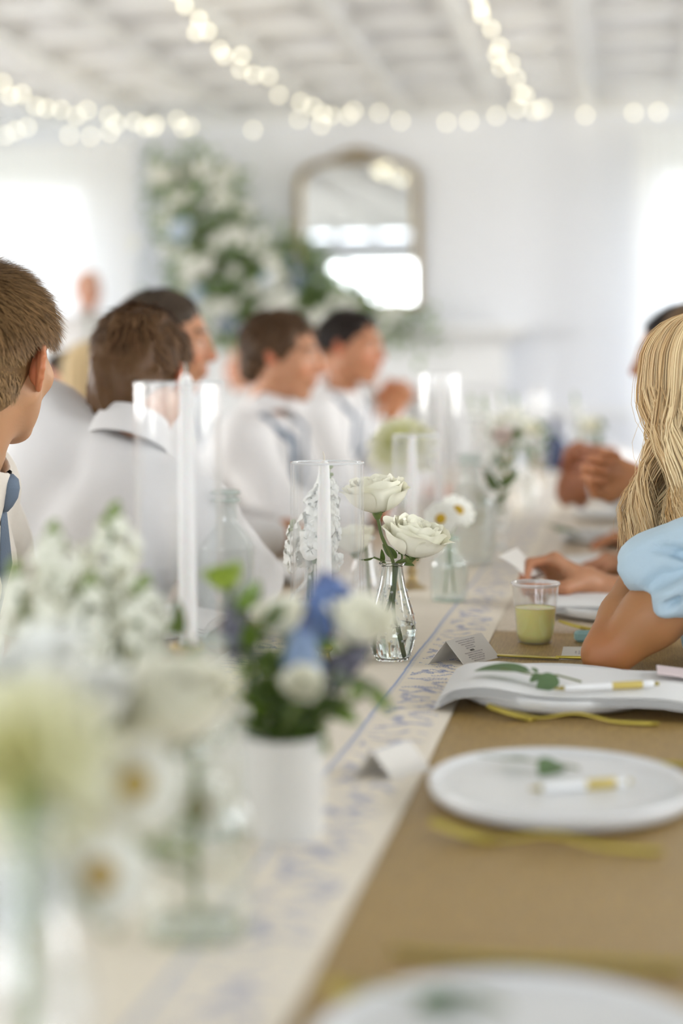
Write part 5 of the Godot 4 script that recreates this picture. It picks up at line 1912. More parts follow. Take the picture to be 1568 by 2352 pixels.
func bud_vase(label: String, at: Vector3, keys: Array, scale := 1.0, water := 0.05, studs := false, refract := false, tint := Color(0.97, 0.99, 0.98, 0.06)) -> Node3D:
	var o := thing("bud_vase", label, "vase", at)
	var ks := []
	for k in keys:
		ks.append(k * scale)
	var outer := smooth_profile(ks)
	var mb := MB.new()
	var walls := vase_walls(outer, 0.0022 if refract else 0.0028, 0.008)
	mb.lathe(walls, 64)
	var gm: Material = solid_glass("vase_glass", Color(0.99, 1.0, 0.995, 0.0)) if refract else pane("vase_pane_%s" % tint.to_html(), tint)
	part("glass", mb.done(), gm, o)
	if not refract:
		mb = MB.new()
		var rim := []
		var top: Vector2 = outer[-1]
		for j in 9:
			var a := TAU * j / 8.0
			rim.append(Vector2(top.x - 0.001 + 0.002 * cos(a), top.y + 0.0016 * sin(a)))
		mb.lathe(rim, 40)
		mb.lathe([Vector2(0, 0.001), Vector2(outer[0].x, 0.0005), Vector2(outer[2].x - 0.001, 0.004), Vector2(outer[2].x * 0.8, 0.008), Vector2(0, 0.0075)], 40)
		part("rim_and_base", mb.done(), pane("vase_edge_%s" % tint.to_html(), Color(tint.r * 0.9, tint.g * 0.94, tint.b * 0.92, 0.4)), o)
	# water, reaching a hair into the glass
	mb = MB.new()
	var wp := [Vector2(0, 0.0075)]
	var last := Vector2(0.02, 0.02)
	for q in outer:
		if q.y > 0.008 and q.y <= water:
			last = Vector2(maxf(q.x - (0.0019 if refract else 0.003), 0.002), q.y)
			wp.append(last)
	wp.append(Vector2(last.x, water))
	wp.append(Vector2(0, water - 0.0006))
	mb.lathe(wp, 56)
	part("water", mb.done(), solid_glass("vase_water", Color(0.985, 0.995, 0.98, 0.0), 0.033) if refract else pane("water_pane", Color(0.95, 0.98, 0.96, 0.04)), o)
	if studs:
		mb = MB.new()
		for row in 9:
			for k in 13:
				var a := TAU * (k + 0.5 * (row % 2)) / 13.0
				var y := 0.012 + row * 0.0115
				var rr := 0.02
				for i in outer.size() - 1:
					if outer[i].y <= y and outer[i + 1].y > y:
						rr = lerpf(outer[i].x, outer[i + 1].x, (y - outer[i].y) / (outer[i + 1].y - outer[i].y))
				var n := Vector3(cos(a), 0.1, sin(a))
				mb.ball(Vector3(cos(a) * rr, y, sin(a) * rr), Vector3(0.0021, 0.0021, 0.0021), 8, along(n) * Basis(Vector3.RIGHT, PI / 2))
		stuff(part("glass_studs", mb.done(), pane("stud_glass", Color(0.96, 0.98, 0.98, 0.25)), o))
	return o

func water_bottle(label: String, at: Vector3, scale := 1.0) -> void:
	var o := thing("glass_bottle", label, "bottle", at)
	var k := [Vector2(0.044, 0.0), Vector2(0.048, 0.004), Vector2(0.05, 0.02), Vector2(0.05, 0.11), Vector2(0.048, 0.128), Vector2(0.036, 0.148), Vector2(0.024, 0.16), Vector2(0.0205, 0.172), Vector2(0.0205, 0.196), Vector2(0.0245, 0.199), Vector2(0.0245, 0.206), Vector2(0.021, 0.209), Vector2(0.0235, 0.213), Vector2(0.0235, 0.219)]
	var ks := []
	for q in k:
		ks.append(q * scale)
	var outer := smooth_profile(ks, 4)
	var mb := MB.new()
	mb.lathe(vase_walls(outer, 0.0035, 0.009), 56)
	part("glass", mb.done(), pane("bottle_glass", Color(0.84, 0.89, 0.85, 0.13)), o)
	mb = MB.new()
	for y in [0.2025, 0.216]:
		var ring := []
		for j in 9:
			var a := TAU * j / 8.0
			ring.append(Vector2((0.0225 + 0.0035 * cos(a)) * scale, (y + 0.0035 * sin(a)) * scale))
		mb.lathe(ring, 36)
	part("lip", mb.done(), pane("bottle_lip", Color(0.86, 0.90, 0.87, 0.6)), o)
	mb = MB.new()
	var wp := [Vector2(0, 0.009)]
	for q in outer:
		if q.y > 0.01 and q.y < 0.12 * scale:
			wp.append(Vector2(q.x - 0.0037, q.y))
	wp.append(Vector2(0, 0.119 * scale))
	mb.lathe(wp, 40)
	part("water", mb.done(), pane("water_pane", Color(0.95, 0.98, 0.96, 0.04)), o)

func build_glassware() -> void:
	var c1 := P(408, 880, 1.71)
	c1.y = TOP
	cylinder_candle("tallest near white taper candle, left of the glass jug", c1, 0.40, 0.0495, 1.173, Vector3(0.0, 0, -0.004) + cam.basis.x * 0.008)
	var c2 := P(751, 1060, 2.08)
	c2.y = TOP
	cylinder_candle("white taper candle in sharp focus left of the roses", c2, 0.292, 0.0505, 1.057, cam.basis.x * -0.004)
	var c3 := P(956, 1000, 2.93)
	c3.y = TOP
	cylinder_candle("white taper candle just behind the roses", c3, 0.30, 0.047, 1.062, cam.basis.x * -0.008)
	var c4 := P(1010, 858, 3.75)
	c4.y = TOP
	cylinder_candle("tall white taper candle beyond the cream chrysanthemum", c4, 0.424, 0.05, 1.174, cam.basis.x * 0.003)
	var c5 := P(1101, 952, 4.35)
	c5.y = TOP
	cylinder_candle("white taper candle behind the second water bottle", c5, 0.30, 0.047, 1.064)
	var c6 := P(1232, 930, 6.0)
	c6.y = TOP
	cylinder_candle("far white taper candle near the blue glass", c6, 0.36, 0.047, 1.15)
	var c7 := P(1160, 960, 6.6)
	c7.y = TOP
	cylinder_candle("farthest white taper candle toward the mantel", c7, 0.30, 0.047, 1.05)
	water_bottle("glass water jug with a thick ringed lip in front of the wavy-haired man", T(520, 1420), 1.0)
	water_bottle("glass water bottle beyond the daisies, beside the candle in the middle", T(1078, 1300), 1.12)
	bud_vase("hobnail glass bud vase holding the two white roses", T(900, 1520), TEARDROP, 1.04, 0.056, true, true)
	bud_vase("narrow-necked glass bud vase holding the white stock", T(716, 1470), BOTTLE, 1.02, 0.06, false, true)
	bud_vase("squat glass bud vase holding the two daisies", T(1031, 1383), CUBE_VASE, 1.02, 0.07, false, false, Color(0.86, 0.95, 0.9, 0.1))
	bud_vase("glass bud vase with two thin stems behind the roses", T(838, 1405), TEARDROP, 0.95, 0.06)
	bud_vase("green-tinted glass vase at the lower left with a thick base", T(450, 2140), CUBE_VASE, 1.25, 0.06, false, false, Color(0.62, 0.68, 0.48, 0.05))
	bud_vase("clear glass vase left of the white pot", T(500, 1905), BOTTLE, 1.35, 0.09, false, false, Color(0.9, 0.95, 0.93, 0.1))
	bud_vase("glass vase holding the white stock at the far left", T(205, 1900), TEARDROP, 1.15, 0.07)
	bud_vase("glass vase of the big chrysanthemum at the lower left corner", P(70, 2480, 0.86) * Vector3(1, 0, 1) + UP * TOP, TEARDROP, 1.15, 0.07)
	var bl := T(1272, 1082)
	var cob := bud_vase("cobalt blue glass bottle far down the table", bl, BOTTLE, 1.85, 0.09, false, false, Color(0.12, 0.2, 0.42, 0.62))
	cob.get_child(0).material_override.albedo_color = Color(0.16, 0.22, 0.38, 0.75)
	# white ceramic pot
	var po := thing("ceramic_pot", "plain white ceramic pot holding the blue and white posy", "pot", T(652, 1925))
	var mb := MB.new()
	mb.lathe([Vector2(0, 0.001), Vector2(0.0315, 0.001), Vector2(0.034, 0.003), Vector2(0.0352, 0.008), Vector2(0.0362, 0.05), Vector2(0.0365, 0.092), Vector2(0.0355, 0.094), Vector2(0.0335, 0.093), Vector2(0.033, 0.08), Vector2(0, 0.08)], 44)
	part("pot_wall", mb.done(), mat("white_ceramic", Color(0.86, 0.85, 0.82), 0.35), po)
	mb = MB.new()
	mb.lathe([Vector2(0.0332, 0.08), Vector2(0.02, 0.084), Vector2(0, 0.085)], 24)
	part("soil", mb.done(), mat("moss", Color(0.2, 0.22, 0.12), 0.9), po)

# ------------------------------------------------------------------ flowers
func petal_mat(key: String, c: Color, glow := 0.5) -> StandardMaterial3D:
	var m := mat("petal_" + key, c, 0.55)
	m.backlight_enabled = true
	m.backlight = Color(c.r * glow, c.g * glow, c.b * glow)
	return m

func stem_part(o: Node3D, pts: Array, r := 0.0024, c := Color(0.36, 0.42, 0.2)) -> void:
	var line := []
	for i in pts.size() - 1:
		for k in 4:
			line.append(pts[i].cubic_interpolate(pts[i + 1], pts[maxi(i - 1, 0)], pts[mini(i + 2, pts.size() - 1)], k / 4.0))
	line.append(pts[-1])
	var mb := MB.new()
	mb.tube(line, [r], 8)
	part("stem", mb.done(), green("stem_%s" % c.to_html(), c), o)

# one cupped rose petal round the +Y axis, centred on +Z
func cup_petal(r: float, h: float, half: float, roll: float, sd: int, base_r := 0.006) -> ArrayMesh:
	var g := RandomNumberGenerator.new()
	g.seed = sd
	var p1 := g.randf() * TAU
	var p2 := g.randf() * TAU
	var mb := MB.new()
	var rows := []
	for i in 13:
		var v := i / 12.0
		var row := PackedVector3Array()
		for j in 13:
			var u := (j - 6) / 6.0
			var edge := 1.0 - 0.16 * u * u - 0.03 * sin(u * 4.0 + p1)
			var vv := v * edge
			var rho := base_r + (r - base_r) * pow(sin(minf(vv * 1.25, 1.0) * PI / 2), 0.75)
			var y := h * pow(vv, 1.25)
			var over := maxf(0.0, vv - 0.66) / 0.34
			rho += roll * over * over * (1.3 + 0.5 * sin(u * 3.0 + p2))
			y -= roll * 0.75 * over * over * over
			rho += 0.0016 * sin(u * 7.0 + p1) * vv * vv + (0.002 * u * u) * over
			y += 0.0014 * sin(u * 6.0 + p2) * vv * vv
			var a := half * u * (0.25 + 0.75 * pow(sin(PI * clampf(0.08 + 0.62 * v, 0, 1)), 0.8))
			row.append(Vector3(sin(a) * rho, y, cos(a) * rho))
		rows.append(row)
	mb.grid(rows)
	return mb.done()

func rose_bloom(o: Node3D, x: Transform3D, s: float, m: Material, full := true, sd := 1) -> void:
	# rings: count, radius, height, half angle, roll
	var rings := [[3, 0.006, 0.052, 1.5, -0.002], [4, 0.013, 0.055, 1.2, 0.001], [5, 0.021, 0.057, 1.05, 0.002], [5, 0.030, 0.056, 1.0, 0.002], [5, 0.038, 0.053, 0.95, 0.003], [6, 0.043, 0.048, 0.85, 0.006]]
	if not full:
		rings = [[3, 0.007, 0.040, 1.5, -0.002], [5, 0.018, 0.044, 1.1, 0.001], [6, 0.030, 0.043, 1.0, 0.005]]
	var g := RandomNumberGenerator.new()
	g.seed = sd
	for k in rings.size():
		var r = rings[k]
		var v := [cup_petal(r[1] * s, r[2] * s, r[3], r[4] * s, sd * 31 + k * 7, 0.004 * s), cup_petal(r[1] * s * 1.04, r[2] * s * 0.96, r[3] * 1.05, r[4] * s * 1.3, sd * 17 + k * 5 + 3, 0.004 * s)]
		for j in r[0]:
			var a: float = TAU * (j + 0.37 * k + g.randf_range(-0.1, 0.1)) / r[0]
			part("petal", v[j % 2], m, o, x * Transform3D(Basis(UP, a) * Basis(Vector3.RIGHT, g.randf_range(-0.04, 0.07)), Vector3(0, g.randf_range(-0.001, 0.001), 0)))

func sepals(o: Node3D, x: Transform3D, s: float, down := 1.9) -> void:
	var mb := MB.new()
	mb.lathe([Vector2(0, -0.012 * s), Vector2(0.004 * s, -0.011 * s), Vector2(0.0075 * s, -0.004 * s), Vector2(0.009 * s, 0.003 * s), Vector2(0, 0.004 * s)], 14, x)
	part("receptacle", mb.done(), green("calyx", Color(0.40, 0.47, 0.24)), o)
	for k in 5:
		var b := Basis(UP, TAU * k / 5.0 + 0.3) * Basis(Vector3.RIGHT, down - 0.25 * (k % 3))
		part("sepal", leaf_mesh(0.026 * s, 0.010 * s, 0.9, 0.35, 7), green("sepal", Color(0.38, 0.45, 0.22)), o, x * Transform3D(b, Vector3.ZERO))

func white_rose(label: String, at: Vector3, dir: Vector3, s: float, stem: Array, m: Material, full := true, sd := 1, group := "") -> void:
	var o := thing("white_rose", label, "rose", at, 0.0, group)
	var x := Transform3D(along(dir, sd * 1.3), Vector3.ZERO)
	rose_bloom(o, x, s, m, full, sd)
	sepals(o, x, s)
	if stem.size():
		var pts := [Vector3.ZERO - dir.normalized() * 0.006]
		for p in stem:
			pts.append(p - at)
		stem_part(o, pts, 0.0027, Color(0.36, 0.42, 0.2))

func ray_petal(l: float, w: float, cup := 0.25, n := 7) -> ArrayMesh:
	# lies out along +Z from the middle of a flower that faces +Y
	var mb := MB.new()
	var rows := []
	for i in n + 1:
		var t := float(i) / n
		var ww := w * (0.35 + 0.65 * sin(PI * clampf(t * 0.72 + 0.06, 0, 1))) * (1.0 if t < 0.9 else 0.72)
		var row := PackedVector3Array()
		for j in 5:
			var s := (j - 2) / 2.0
			row.append(Vector3(s * ww * 0.5, sin(t * PI * 0.5) * l * cup * (1.0 - t * 0.5) + absf(s) * ww * 0.12, l * t))
		rows.append(row)
	mb.grid(rows)
	return mb.done()

func daisy(label: String, at: Vector3, dir: Vector3, r: float, stem: Array, n := 15, core := 0.3, core_col := Color(0.80, 0.66, 0.18), group := "", petal_key := "daisy") -> void:
	var o := thing("daisy", label, "daisy", at, 0.0, group)
	var x := Transform3D(along(dir), Vector3.ZERO)
	var mb := MB.new()
	mb.ball(Vector3(0, 0.001, 0), Vector3(r * core, r * core * 0.5, r * core), 18)
	for i in 60:
		var a := i * 2.39996
		var q := sqrt(i / 60.0) * 0.92
		mb.ball(Vector3(cos(a) * q * r * core, 0.001 + r * core * 0.5 * sqrt(1.0 - q * q), sin(a) * q * r * core), Vector3.ONE * r * core * 0.09, 6)
	part("disc", mb.done(), mat("disc_%s" % core_col.to_html(), core_col, 0.8), o, x)
	var m := petal_mat("daisy", Color(0.95, 0.945, 0.90), 0.4)
	var v := [ray_petal(r * 0.8, r * 0.36, 0.12), ray_petal(r * 0.76, r * 0.34, 0.2)]
	for k in n * 2:
		var a := TAU * (k + 0.2 * (k % 3)) / n
		if k >= n:
			a += PI / n
		part("petal", v[k % 2], m, o, x * Transform3D(Basis(UP, a) * Basis(Vector3.RIGHT, 0.12 if k >= n else -0.02), Vector3(sin(a), 0, cos(a)) * r * core * 0.6 - UP * (0.0012 if k >= n else 0.0)))
	if stem.size():
		var pts := [-dir.normalized() * 0.002]
		for p in stem:
			pts.append(p - at)
		stem_part(o, pts, 0.0017, Color(0.40, 0.47, 0.24))

func chrysanthemum(label: String, at: Vector3, dir: Vector3, r: float, stem: Array, outer: Color, inner: Color, key: String) -> void:
	var o := thing("chrysanthemum", label, "chrysanthemum", at)
	var x := Transform3D(along(dir), Vector3.ZERO)
	var variants := []
	for k in 8:
		var t := k / 7.0
		variants.append(ray_petal(r * lerpf(0.98, 0.35, t), r * lerpf(0.26, 0.16, t), 0.25 + 0.35 * t))
	var n := 150
	var g := RandomNumberGenerator.new()
	g.seed = 3
	for i in n:
		var t := float(i) / n          # outside first
		var k := int(t * 7.99)
		var m := petal_mat("%s_%d" % [key, k / 2], outer.lerp(inner, clampf((k / 2) / 3.0, 0, 1)), 0.4)
		var b := Basis(UP, i * 2.39996) * Basis(Vector3.RIGHT, -lerpf(-0.35, 1.35, pow(t, 0.8)) + g.randf_range(-0.08, 0.08))
		part("petal", variants[k], m, o, x * Transform3D(b, Vector3(0, r * 0.1 * t, 0)))
	var mb := MB.new()
	mb.ball(Vector3.ZERO, Vector3(0.2, 0.16, 0.2) * r, 14)
	part("heart", mb.done(), mat("heart_" + key, inner, 0.7), o, x)
	if stem.size():
		var pts := [-dir.normalized() * r * 0.1]
		for p in stem:
			pts.append(p - at)
		stem_part(o, pts, 0.0045, Color(0.45, 0.52, 0.25))

# a little ruffled four-petalled floret facing +Y
func floret_mesh(r: float, n: int, sd: int, ruffle := 0.25) -> ArrayMesh:
	var g := RandomNumberGenerator.new()
	g.seed = sd
	var mb := MB.new()
	for k in n:
		var a0 := TAU * k / n
		var ph := g.randf() * TAU
		var rows := []
		for i in 6:
			var t := i / 5.0
			var row := PackedVector3Array()
			for j in 7:
				var u := (j - 3) / 3.0
				var a := a0 + u * (PI / n) * 1.3 * sqrt(t + 0.02)
				var rr := r * t * (1.0 - 0.12 * u * u)
				var y := r * (0.35 * sin(t * 2.2) - 0.28 * t * t) + ruffle * r * t * t * sin(u * 5.0 + ph) * 0.5
				row.append(Vector3(sin(a) * rr, y, cos(a) * rr))
			rows.append(row)
		mb.grid(rows)
	return mb.done()

# upright spike of ruffled florets (stock, delphinium)
func spike(called: String, label: String, category: String, foot: Vector3, tip: Vector3, wide: float, count: int, m: Material, fl_r: float, bud: Color, stem: Array, petals := 4, sd := 1, group := "") -> void:
	var o := thing(called, label, category, foot, 0.0, group)
	var ax := tip - foot
	var b := along(ax)
	var v := [floret_mesh(fl_r, petals, sd, 0.32), floret_mesh(fl_r * 1.1, petals, sd + 1, 0.42), floret_mesh(fl_r * 0.9, petals + 1, sd + 2, 0.32)]
	var g := RandomNumberGenerator.new()
	g.seed = sd
	for i in count:
		var t := (i + 0.5) / count
		var a := i * 2.39996 + g.randf_range(-0.3, 0.3)
		var rad := wide * (0.35 + 0.65 * pow(1.0 - t, 0.6)) * g.randf_range(0.6, 1.2)
		var out := b * Vector3(cos(a), 0, sin(a))
		var face := (out + ax.normalized() * lerpf(-0.1, 0.6, t) + Vector3(g.randf_range(-0.3, 0.3), g.randf_range(-0.3, 0.3), g.randf_range(-0.3, 0.3))).normalized()
		part("floret", v[i % 3], m, o, Transform3D(along(face, g.randf() * TAU) * Basis.from_scale(Vector3.ONE * lerpf(1.05, 0.72, t)), ax * (t * 0.86) + out * rad))
	for i in 9:
		var t := 0.8 + 0.22 * i / 8.0
		var a := i * 2.39996
		var out := b * Vector3(cos(a), 0.4, sin(a))
		var mb := MB.new()
		mb.tube([ax * (t - 0.06), ax * t + out * wide * 0.35 * (1.1 - t) * 2.0], [0.0008], 5)
		mb.ball(ax * t + out * wide * 0.35 * (1.1 - t) * 2.0, Vector3(0.0035, 0.0055, 0.0035), 8, along(out))
		part("bud", mb.done(), green("bud_%s" % bud.to_html(), bud), o)
	var pts := [ax * 0.98, ax * 0.5, Vector3.ZERO]
	for p in stem:
		pts.append(p - foot)
	stem_part(o, pts, 0.003, Color(0.42, 0.50, 0.28))

func leafy_stem(label: String, foot: Vector3, tip: Vector3, n: int, len: float, wide: float, m: Material, sd: int, group := "") -> void:
	var o := thing("foliage_stem", label, "foliage", foot, 0.0, group)
	var ax := tip - foot
	var g := RandomNumberGenerator.new()
	g.seed = sd
	stem_part(o, [Vector3.ZERO, ax * 0.5 + Vector3(g.randf_range(-0.01, 0.01), 0, 0.004), ax], 0.0015)
	var lm := leaf_mesh(len, wide, 0.5)
	for i in n:
		var t := 0.25 + 0.75 * i / maxf(n - 1, 1)
		var a := i * 2.4 + g.randf()
		var out := (along(ax) * Vector3(cos(a), 0.55, sin(a))).normalized()
		part("leaf", lm, m, o, Transform3D(along(out, g.randf() * 0.8) * Basis.from_scale(Vector3.ONE * g.randf_range(0.75, 1.1)), ax * t))

func build_flowers() -> void:
	var cream := petal_mat("cream", Color(0.975, 0.965, 0.89), 0.55)
	var white := petal_mat("white", Color(0.965, 0.965, 0.935), 0.5)
	# ---- the two roses in focus
	var v1 := T(900, 1520)
	var neck := v1 + UP * 0.14
	var r1 := P(866, 1176, 2.2)
	white_rose("upper open white rose in the hobnail vase, in sharp focus", r1, Vector3(-0.06, 1, 0.10), 0.94, [P(878, 1235, 2.2), neck + Vector3(0.003, 0.0, 0.004), v1 + Vector3(-0.003, 0.09, 0.0), v1 + Vector3(-0.018, 0.045, 0.004), v1 + Vector3(-0.02, 0.012, 0.004)], cream, true, 2)
	var r2 := P(944, 1276, 2.16)
	white_rose("lower open white rose tilted to the right in the hobnail vase", r2, Vector3(0.30, 1, 0.16), 0.96, [P(915, 1292, 2.18), neck + Vector3(0.006, -0.004, 0.0), v1 + Vector3(0.002, 0.08, 0.003), v1 + Vector3(0.008, 0.045, 0.002), v1 + Vector3(0.014, 0.011, 0.0)], cream, true, 5)
	for q in [["narrow rose leaves at the lip of the hobnail vase, left side", P(884, 1300, 2.2), P(858, 1280, 2.2), 2, 0.026, 0.009], ["rose leaves at the lip of the hobnail vase under the lower rose", P(904, 1302, 2.2), P(918, 1262, 2.19), 4, 0.034, 0.015]]:
		leafy_stem(q[0], q[1], q[2], q[3], q[4], q[5], green("rose_leaf", Color(0.30, 0.38, 0.17)), 4)
	# ---- stock in the narrow vase
	var v2 := T(716, 1470)
	spike("white_stock", "tall white stock seen through the focused glass cylinder", "stock", P(722, 1290, 2.27), P(755, 1078, 2.3), 0.033, 66, white, 0.0165, Color(0.55, 0.62, 0.38), [v2 + Vector3(0, 0.128, 0), v2 + Vector3(0.004, 0.012, 0)], 4, 3)
	spike("white_stock", "shorter white stock leaning left out of the cylinder", "stock", P(690, 1300, 2.31), P(672, 1200, 2.31), 0.016, 18, white, 0.015, Color(0.6, 0.66, 0.45), [v2 + Vector3(-0.004, 0.128, 0), v2 + Vector3(-0.008, 0.012, 0)], 4, 8)
	# ---- blurred white rose behind the cylinder
	var v4 := T(838, 1405)
	white_rose("blurred white rose behind the right edge of the focused cylinder", P(815, 1268, 2.62), Vector3(-0.1, 1, 0.05), 1.05, [v4 + Vector3(0, 0.13, 0), v4 + Vector3(0.008, 0.012, 0)], cream, false, 7)
	# ---- two daisies
	var v3 := T(1031, 1383)
	daisy("white daisy facing the camera in the squat vase", P(1012, 1192, 2.77), Vector3(-0.25, 0.35, 1), 0.034, [P(1026, 1225, 2.79), v3 + UP * 0.11, v3 + Vector3(-0.008, 0.015, 0)])
	daisy("white daisy turned away to the right in the squat vase", P(1052, 1172, 2.84), Vector3(0.5, 0.6, 0.5), 0.036, [P(1042, 1215, 2.82), v3 + UP * 0.11, v3 + Vector3(0.01, 0.015, 0)])
	# ---- posy in the white pot
	var pot := T(652, 1925) + UP * 0.088
	var blue := petal_mat("blue", Color(0.42, 0.51, 0.70), 0.4)
	var mauve := petal_mat("mauve", Color(0.42, 0.41, 0.46), 0.3)
	white_rose("white ranunculus left of the blue blossom in the posy", P(650, 1452, 1.33), Vector3(-0.1, 1, 0.3), 0.64, [pot], cream, false, 11)
	white_rose("white ranunculus at the right of the posy", P(812, 1468, 1.36), Vector3(0.35, 1, 0.3), 0.86, [pot + Vector3(0.01, 0, 0)], cream, false, 12)
	white_rose("small white bud low in the front of the posy", P(690, 1590, 1.27), Vector3(0.25, 0.7, 0.7), 0.46, [pot + Vector3(0, 0, 0.02)], cream, false, 13)
	spike("delphinium", "bright blue delphinium at the top of the posy", "delphinium", P(722, 1450, 1.34), P(742, 1322, 1.36), 0.012, 14, blue, 0.012, Color(0.36, 0.42, 0.6), [pot + Vector3(0, -0.004, 0)], 5, 21)
	spike("delphinium", "blue delphinium spray in the middle of the posy", "delphinium", P(690, 1540, 1.3), P(702, 1436, 1.3), 0.012, 12, petal_mat("blue_pale", Color(0.55, 0.63, 0.74), 0.4), 0.012, Color(0.36, 0.42, 0.6), [pot + Vector3(-0.004, -0.004, 0)], 5, 22)
	spike("delphinium", "mauve spray at the left of the posy", "delphinium", P(560, 1500, 1.36), P(528, 1380, 1.38), 0.012, 12, mauve, 0.013, Color(0.45, 0.48, 0.4), [pot + Vector3(-0.01, -0.004, 0)], 5, 23)
	spike("delphinium", "dusky mauve spray at the right edge of the posy", "delphinium", P(760, 1560, 1.33), P(846, 1478, 1.35), 0.010, 12, mauve, 0.012, Color(0.4, 0.42, 0.38), [pot + Vector3(0.01, -0.004, 0)], 5, 24)
	spike("delphinium", "blue tip drooping right of the bright delphinium", "delphinium", P(758, 1352, 1.36), P(795, 1362, 1.37), 0.007, 7, blue, 0.009, Color(0.4, 0.45, 0.65), [P(735, 1400, 1.35), pot], 5, 25)
	white_rose("lime green bud at the upper left of the posy", P(524, 1352, 1.4), Vector3(-0.2, 1, 0.2), 0.5, [P(560, 1450, 1.37), pot], petal_mat("lime", Color(0.62, 0.70, 0.26), 0.4), false, 14)
	var bright := green("bright", Color(0.40, 0.50, 0.16))
	var deep := green("deep", Color(0.22, 0.29, 0.10))
	var gl := [[600, 1440], [560, 1480], [640, 1520], [590, 1580], [700, 1490], [770, 1500], [800, 1570], [740, 1620], [640, 1640], [690, 1650], [600, 1620], [750, 1560], [660, 1560], [845, 1590], [545, 1400]]
	for i in gl.size():
		leafy_stem("leafy green stem in the white pot's posy", pot + Vector3(0, -0.004, 0), P(gl[i][0], gl[i][1], 1.30 + 0.06 * (i % 3) / 2.0), 6, 0.034, 0.017, bright if i % 3 else deep, 40 + i, "greenery of the posy")
	# ---- far-left white stock
	var v5 := T(205, 1900) + UP * 0.15
	var soft := petal_mat("soft", Color(0.92, 0.92, 0.85), 0.5)
	var heads := [[150, 1440, 120, 1210, 1.36], [240, 1420, 262, 1165, 1.4], [90, 1560, 30, 1300, 1.3], [300, 1560, 330, 1330, 1.35], [190, 1560, 205, 1330, 1.33]]
	var hl := ["leftmost but one tall white stock at the left edge", "tallest white stock with green buds, left of the near candle", "white stock against the left edge of the frame", "white stock just left of the near candle's base", "middle white stock of the far-left vase"]
	for i in heads.size():
		var q = heads[i]
		spike("white_stock", hl[i], "stock", P(q[0], q[1], q[4]), P(q[2], q[3], q[4] + 0.02), 0.034, 26, soft, 0.014, Color(0.52, 0.60, 0.30), [v5, v5 - UP * 0.13], 4, 50 + i)
	for q in [["dark narrow leaves on the stock stems, right one", P(245, 1560, 1.33), P(275, 1480, 1.34), 3], ["dark narrow leaves on the stock stems, left one", P(150, 1570, 1.33), P(155, 1480, 1.33), 3], ["green leaves at the foot of the near candle", P(405, 1560, 1.42), P(415, 1440, 1.45), 5]]:
		leafy_stem(q[0], q[1], q[2], q[3], 0.035, 0.012, green("stock_leaf", Color(0.33, 0.39, 0.2)), 9)
	# ---- near cluster, strongly blurred
	var v6 := T(450, 2140) + UP * 0.14
	white_rose("big blurred white rose over the green-tinted vase", P(400, 1702, 1.1), Vector3(-0.05, 1, 0.25), 1.0, [v6, v6 - UP * 0.12], cream, true, 31)
	white_rose("blurred white lisianthus left of the big rose", P(218, 1672, 1.06), Vector3(-0.1, 1, 0.3), 0.9, [P(205, 1720, 1.06), P(240, 1900, 1.06), v6 - UP * 0.1], white, false, 32)
	leafy_stem("pale green leaves under the white lisianthus", P(210, 1760, 1.05), P(202, 1668, 1.05), 4, 0.022, 0.012, green("lime_leaf", Color(0.50, 0.60, 0.28)), 60)
	var v7 := P(70, 2480, 0.86) * Vector3(1, 0, 1) + UP * (TOP + 0.15)
	chrysanthemum("big pale yellow chrysanthemum at the left edge", P(66, 1752, 0.92), Vector3(0.1, 0.35, 1), 0.058, [v7, v7 - UP * 0.13], Color(0.90, 0.89, 0.76), Color(0.74, 0.72, 0.42), "lemon")
	daisy("blurred white daisy with a golden heart right of the chrysanthemum", P(312, 1802, 0.97), Vector3(0.0, 0.4, 1), 0.031, [P(320, 1950, 0.98), v6 - UP * 0.05], 14, 0.34, Color(0.82, 0.72, 0.40), "", "near")
	daisy("lower blurred daisy with a golden heart", P(232, 2010, 0.93), Vector3(0.1, 0.3, 1), 0.030, [P(260, 2150, 0.95), v7], 14, 0.34, Color(0.80, 0.68, 0.36))
	daisy("small daisy with a tan heart left of the white pot", P(452, 1856, 1.12), Vector3(0.3, 0.2, 1), 0.020, [P(440, 1960, 1.12), v6 - UP * 0.04], 13, 0.42, Color(0.52, 0.40, 0.16))
	white_rose("white flower low at the left edge below the daisies", P(62, 2130, 0.9), Vector3(0, 1, 0.5), 0.85, [v7], white, false, 33)
	white_rose("white flower at the left edge above the chrysanthemum", P(120, 1600, 1.0), Vector3(-0.2, 1, 0.4), 0.95, [P(110, 1800, 1.0), v7], white, false, 34)
	chrysanthemum("cream chrysanthemum low among the daisies, behind the lower daisy", P(215, 1930, 1.02), Vector3(0.1, 0.4, 1), 0.045, [v6 - UP * 0.08], Color(0.92, 0.91, 0.82), Color(0.80, 0.78, 0.5), "ivory")

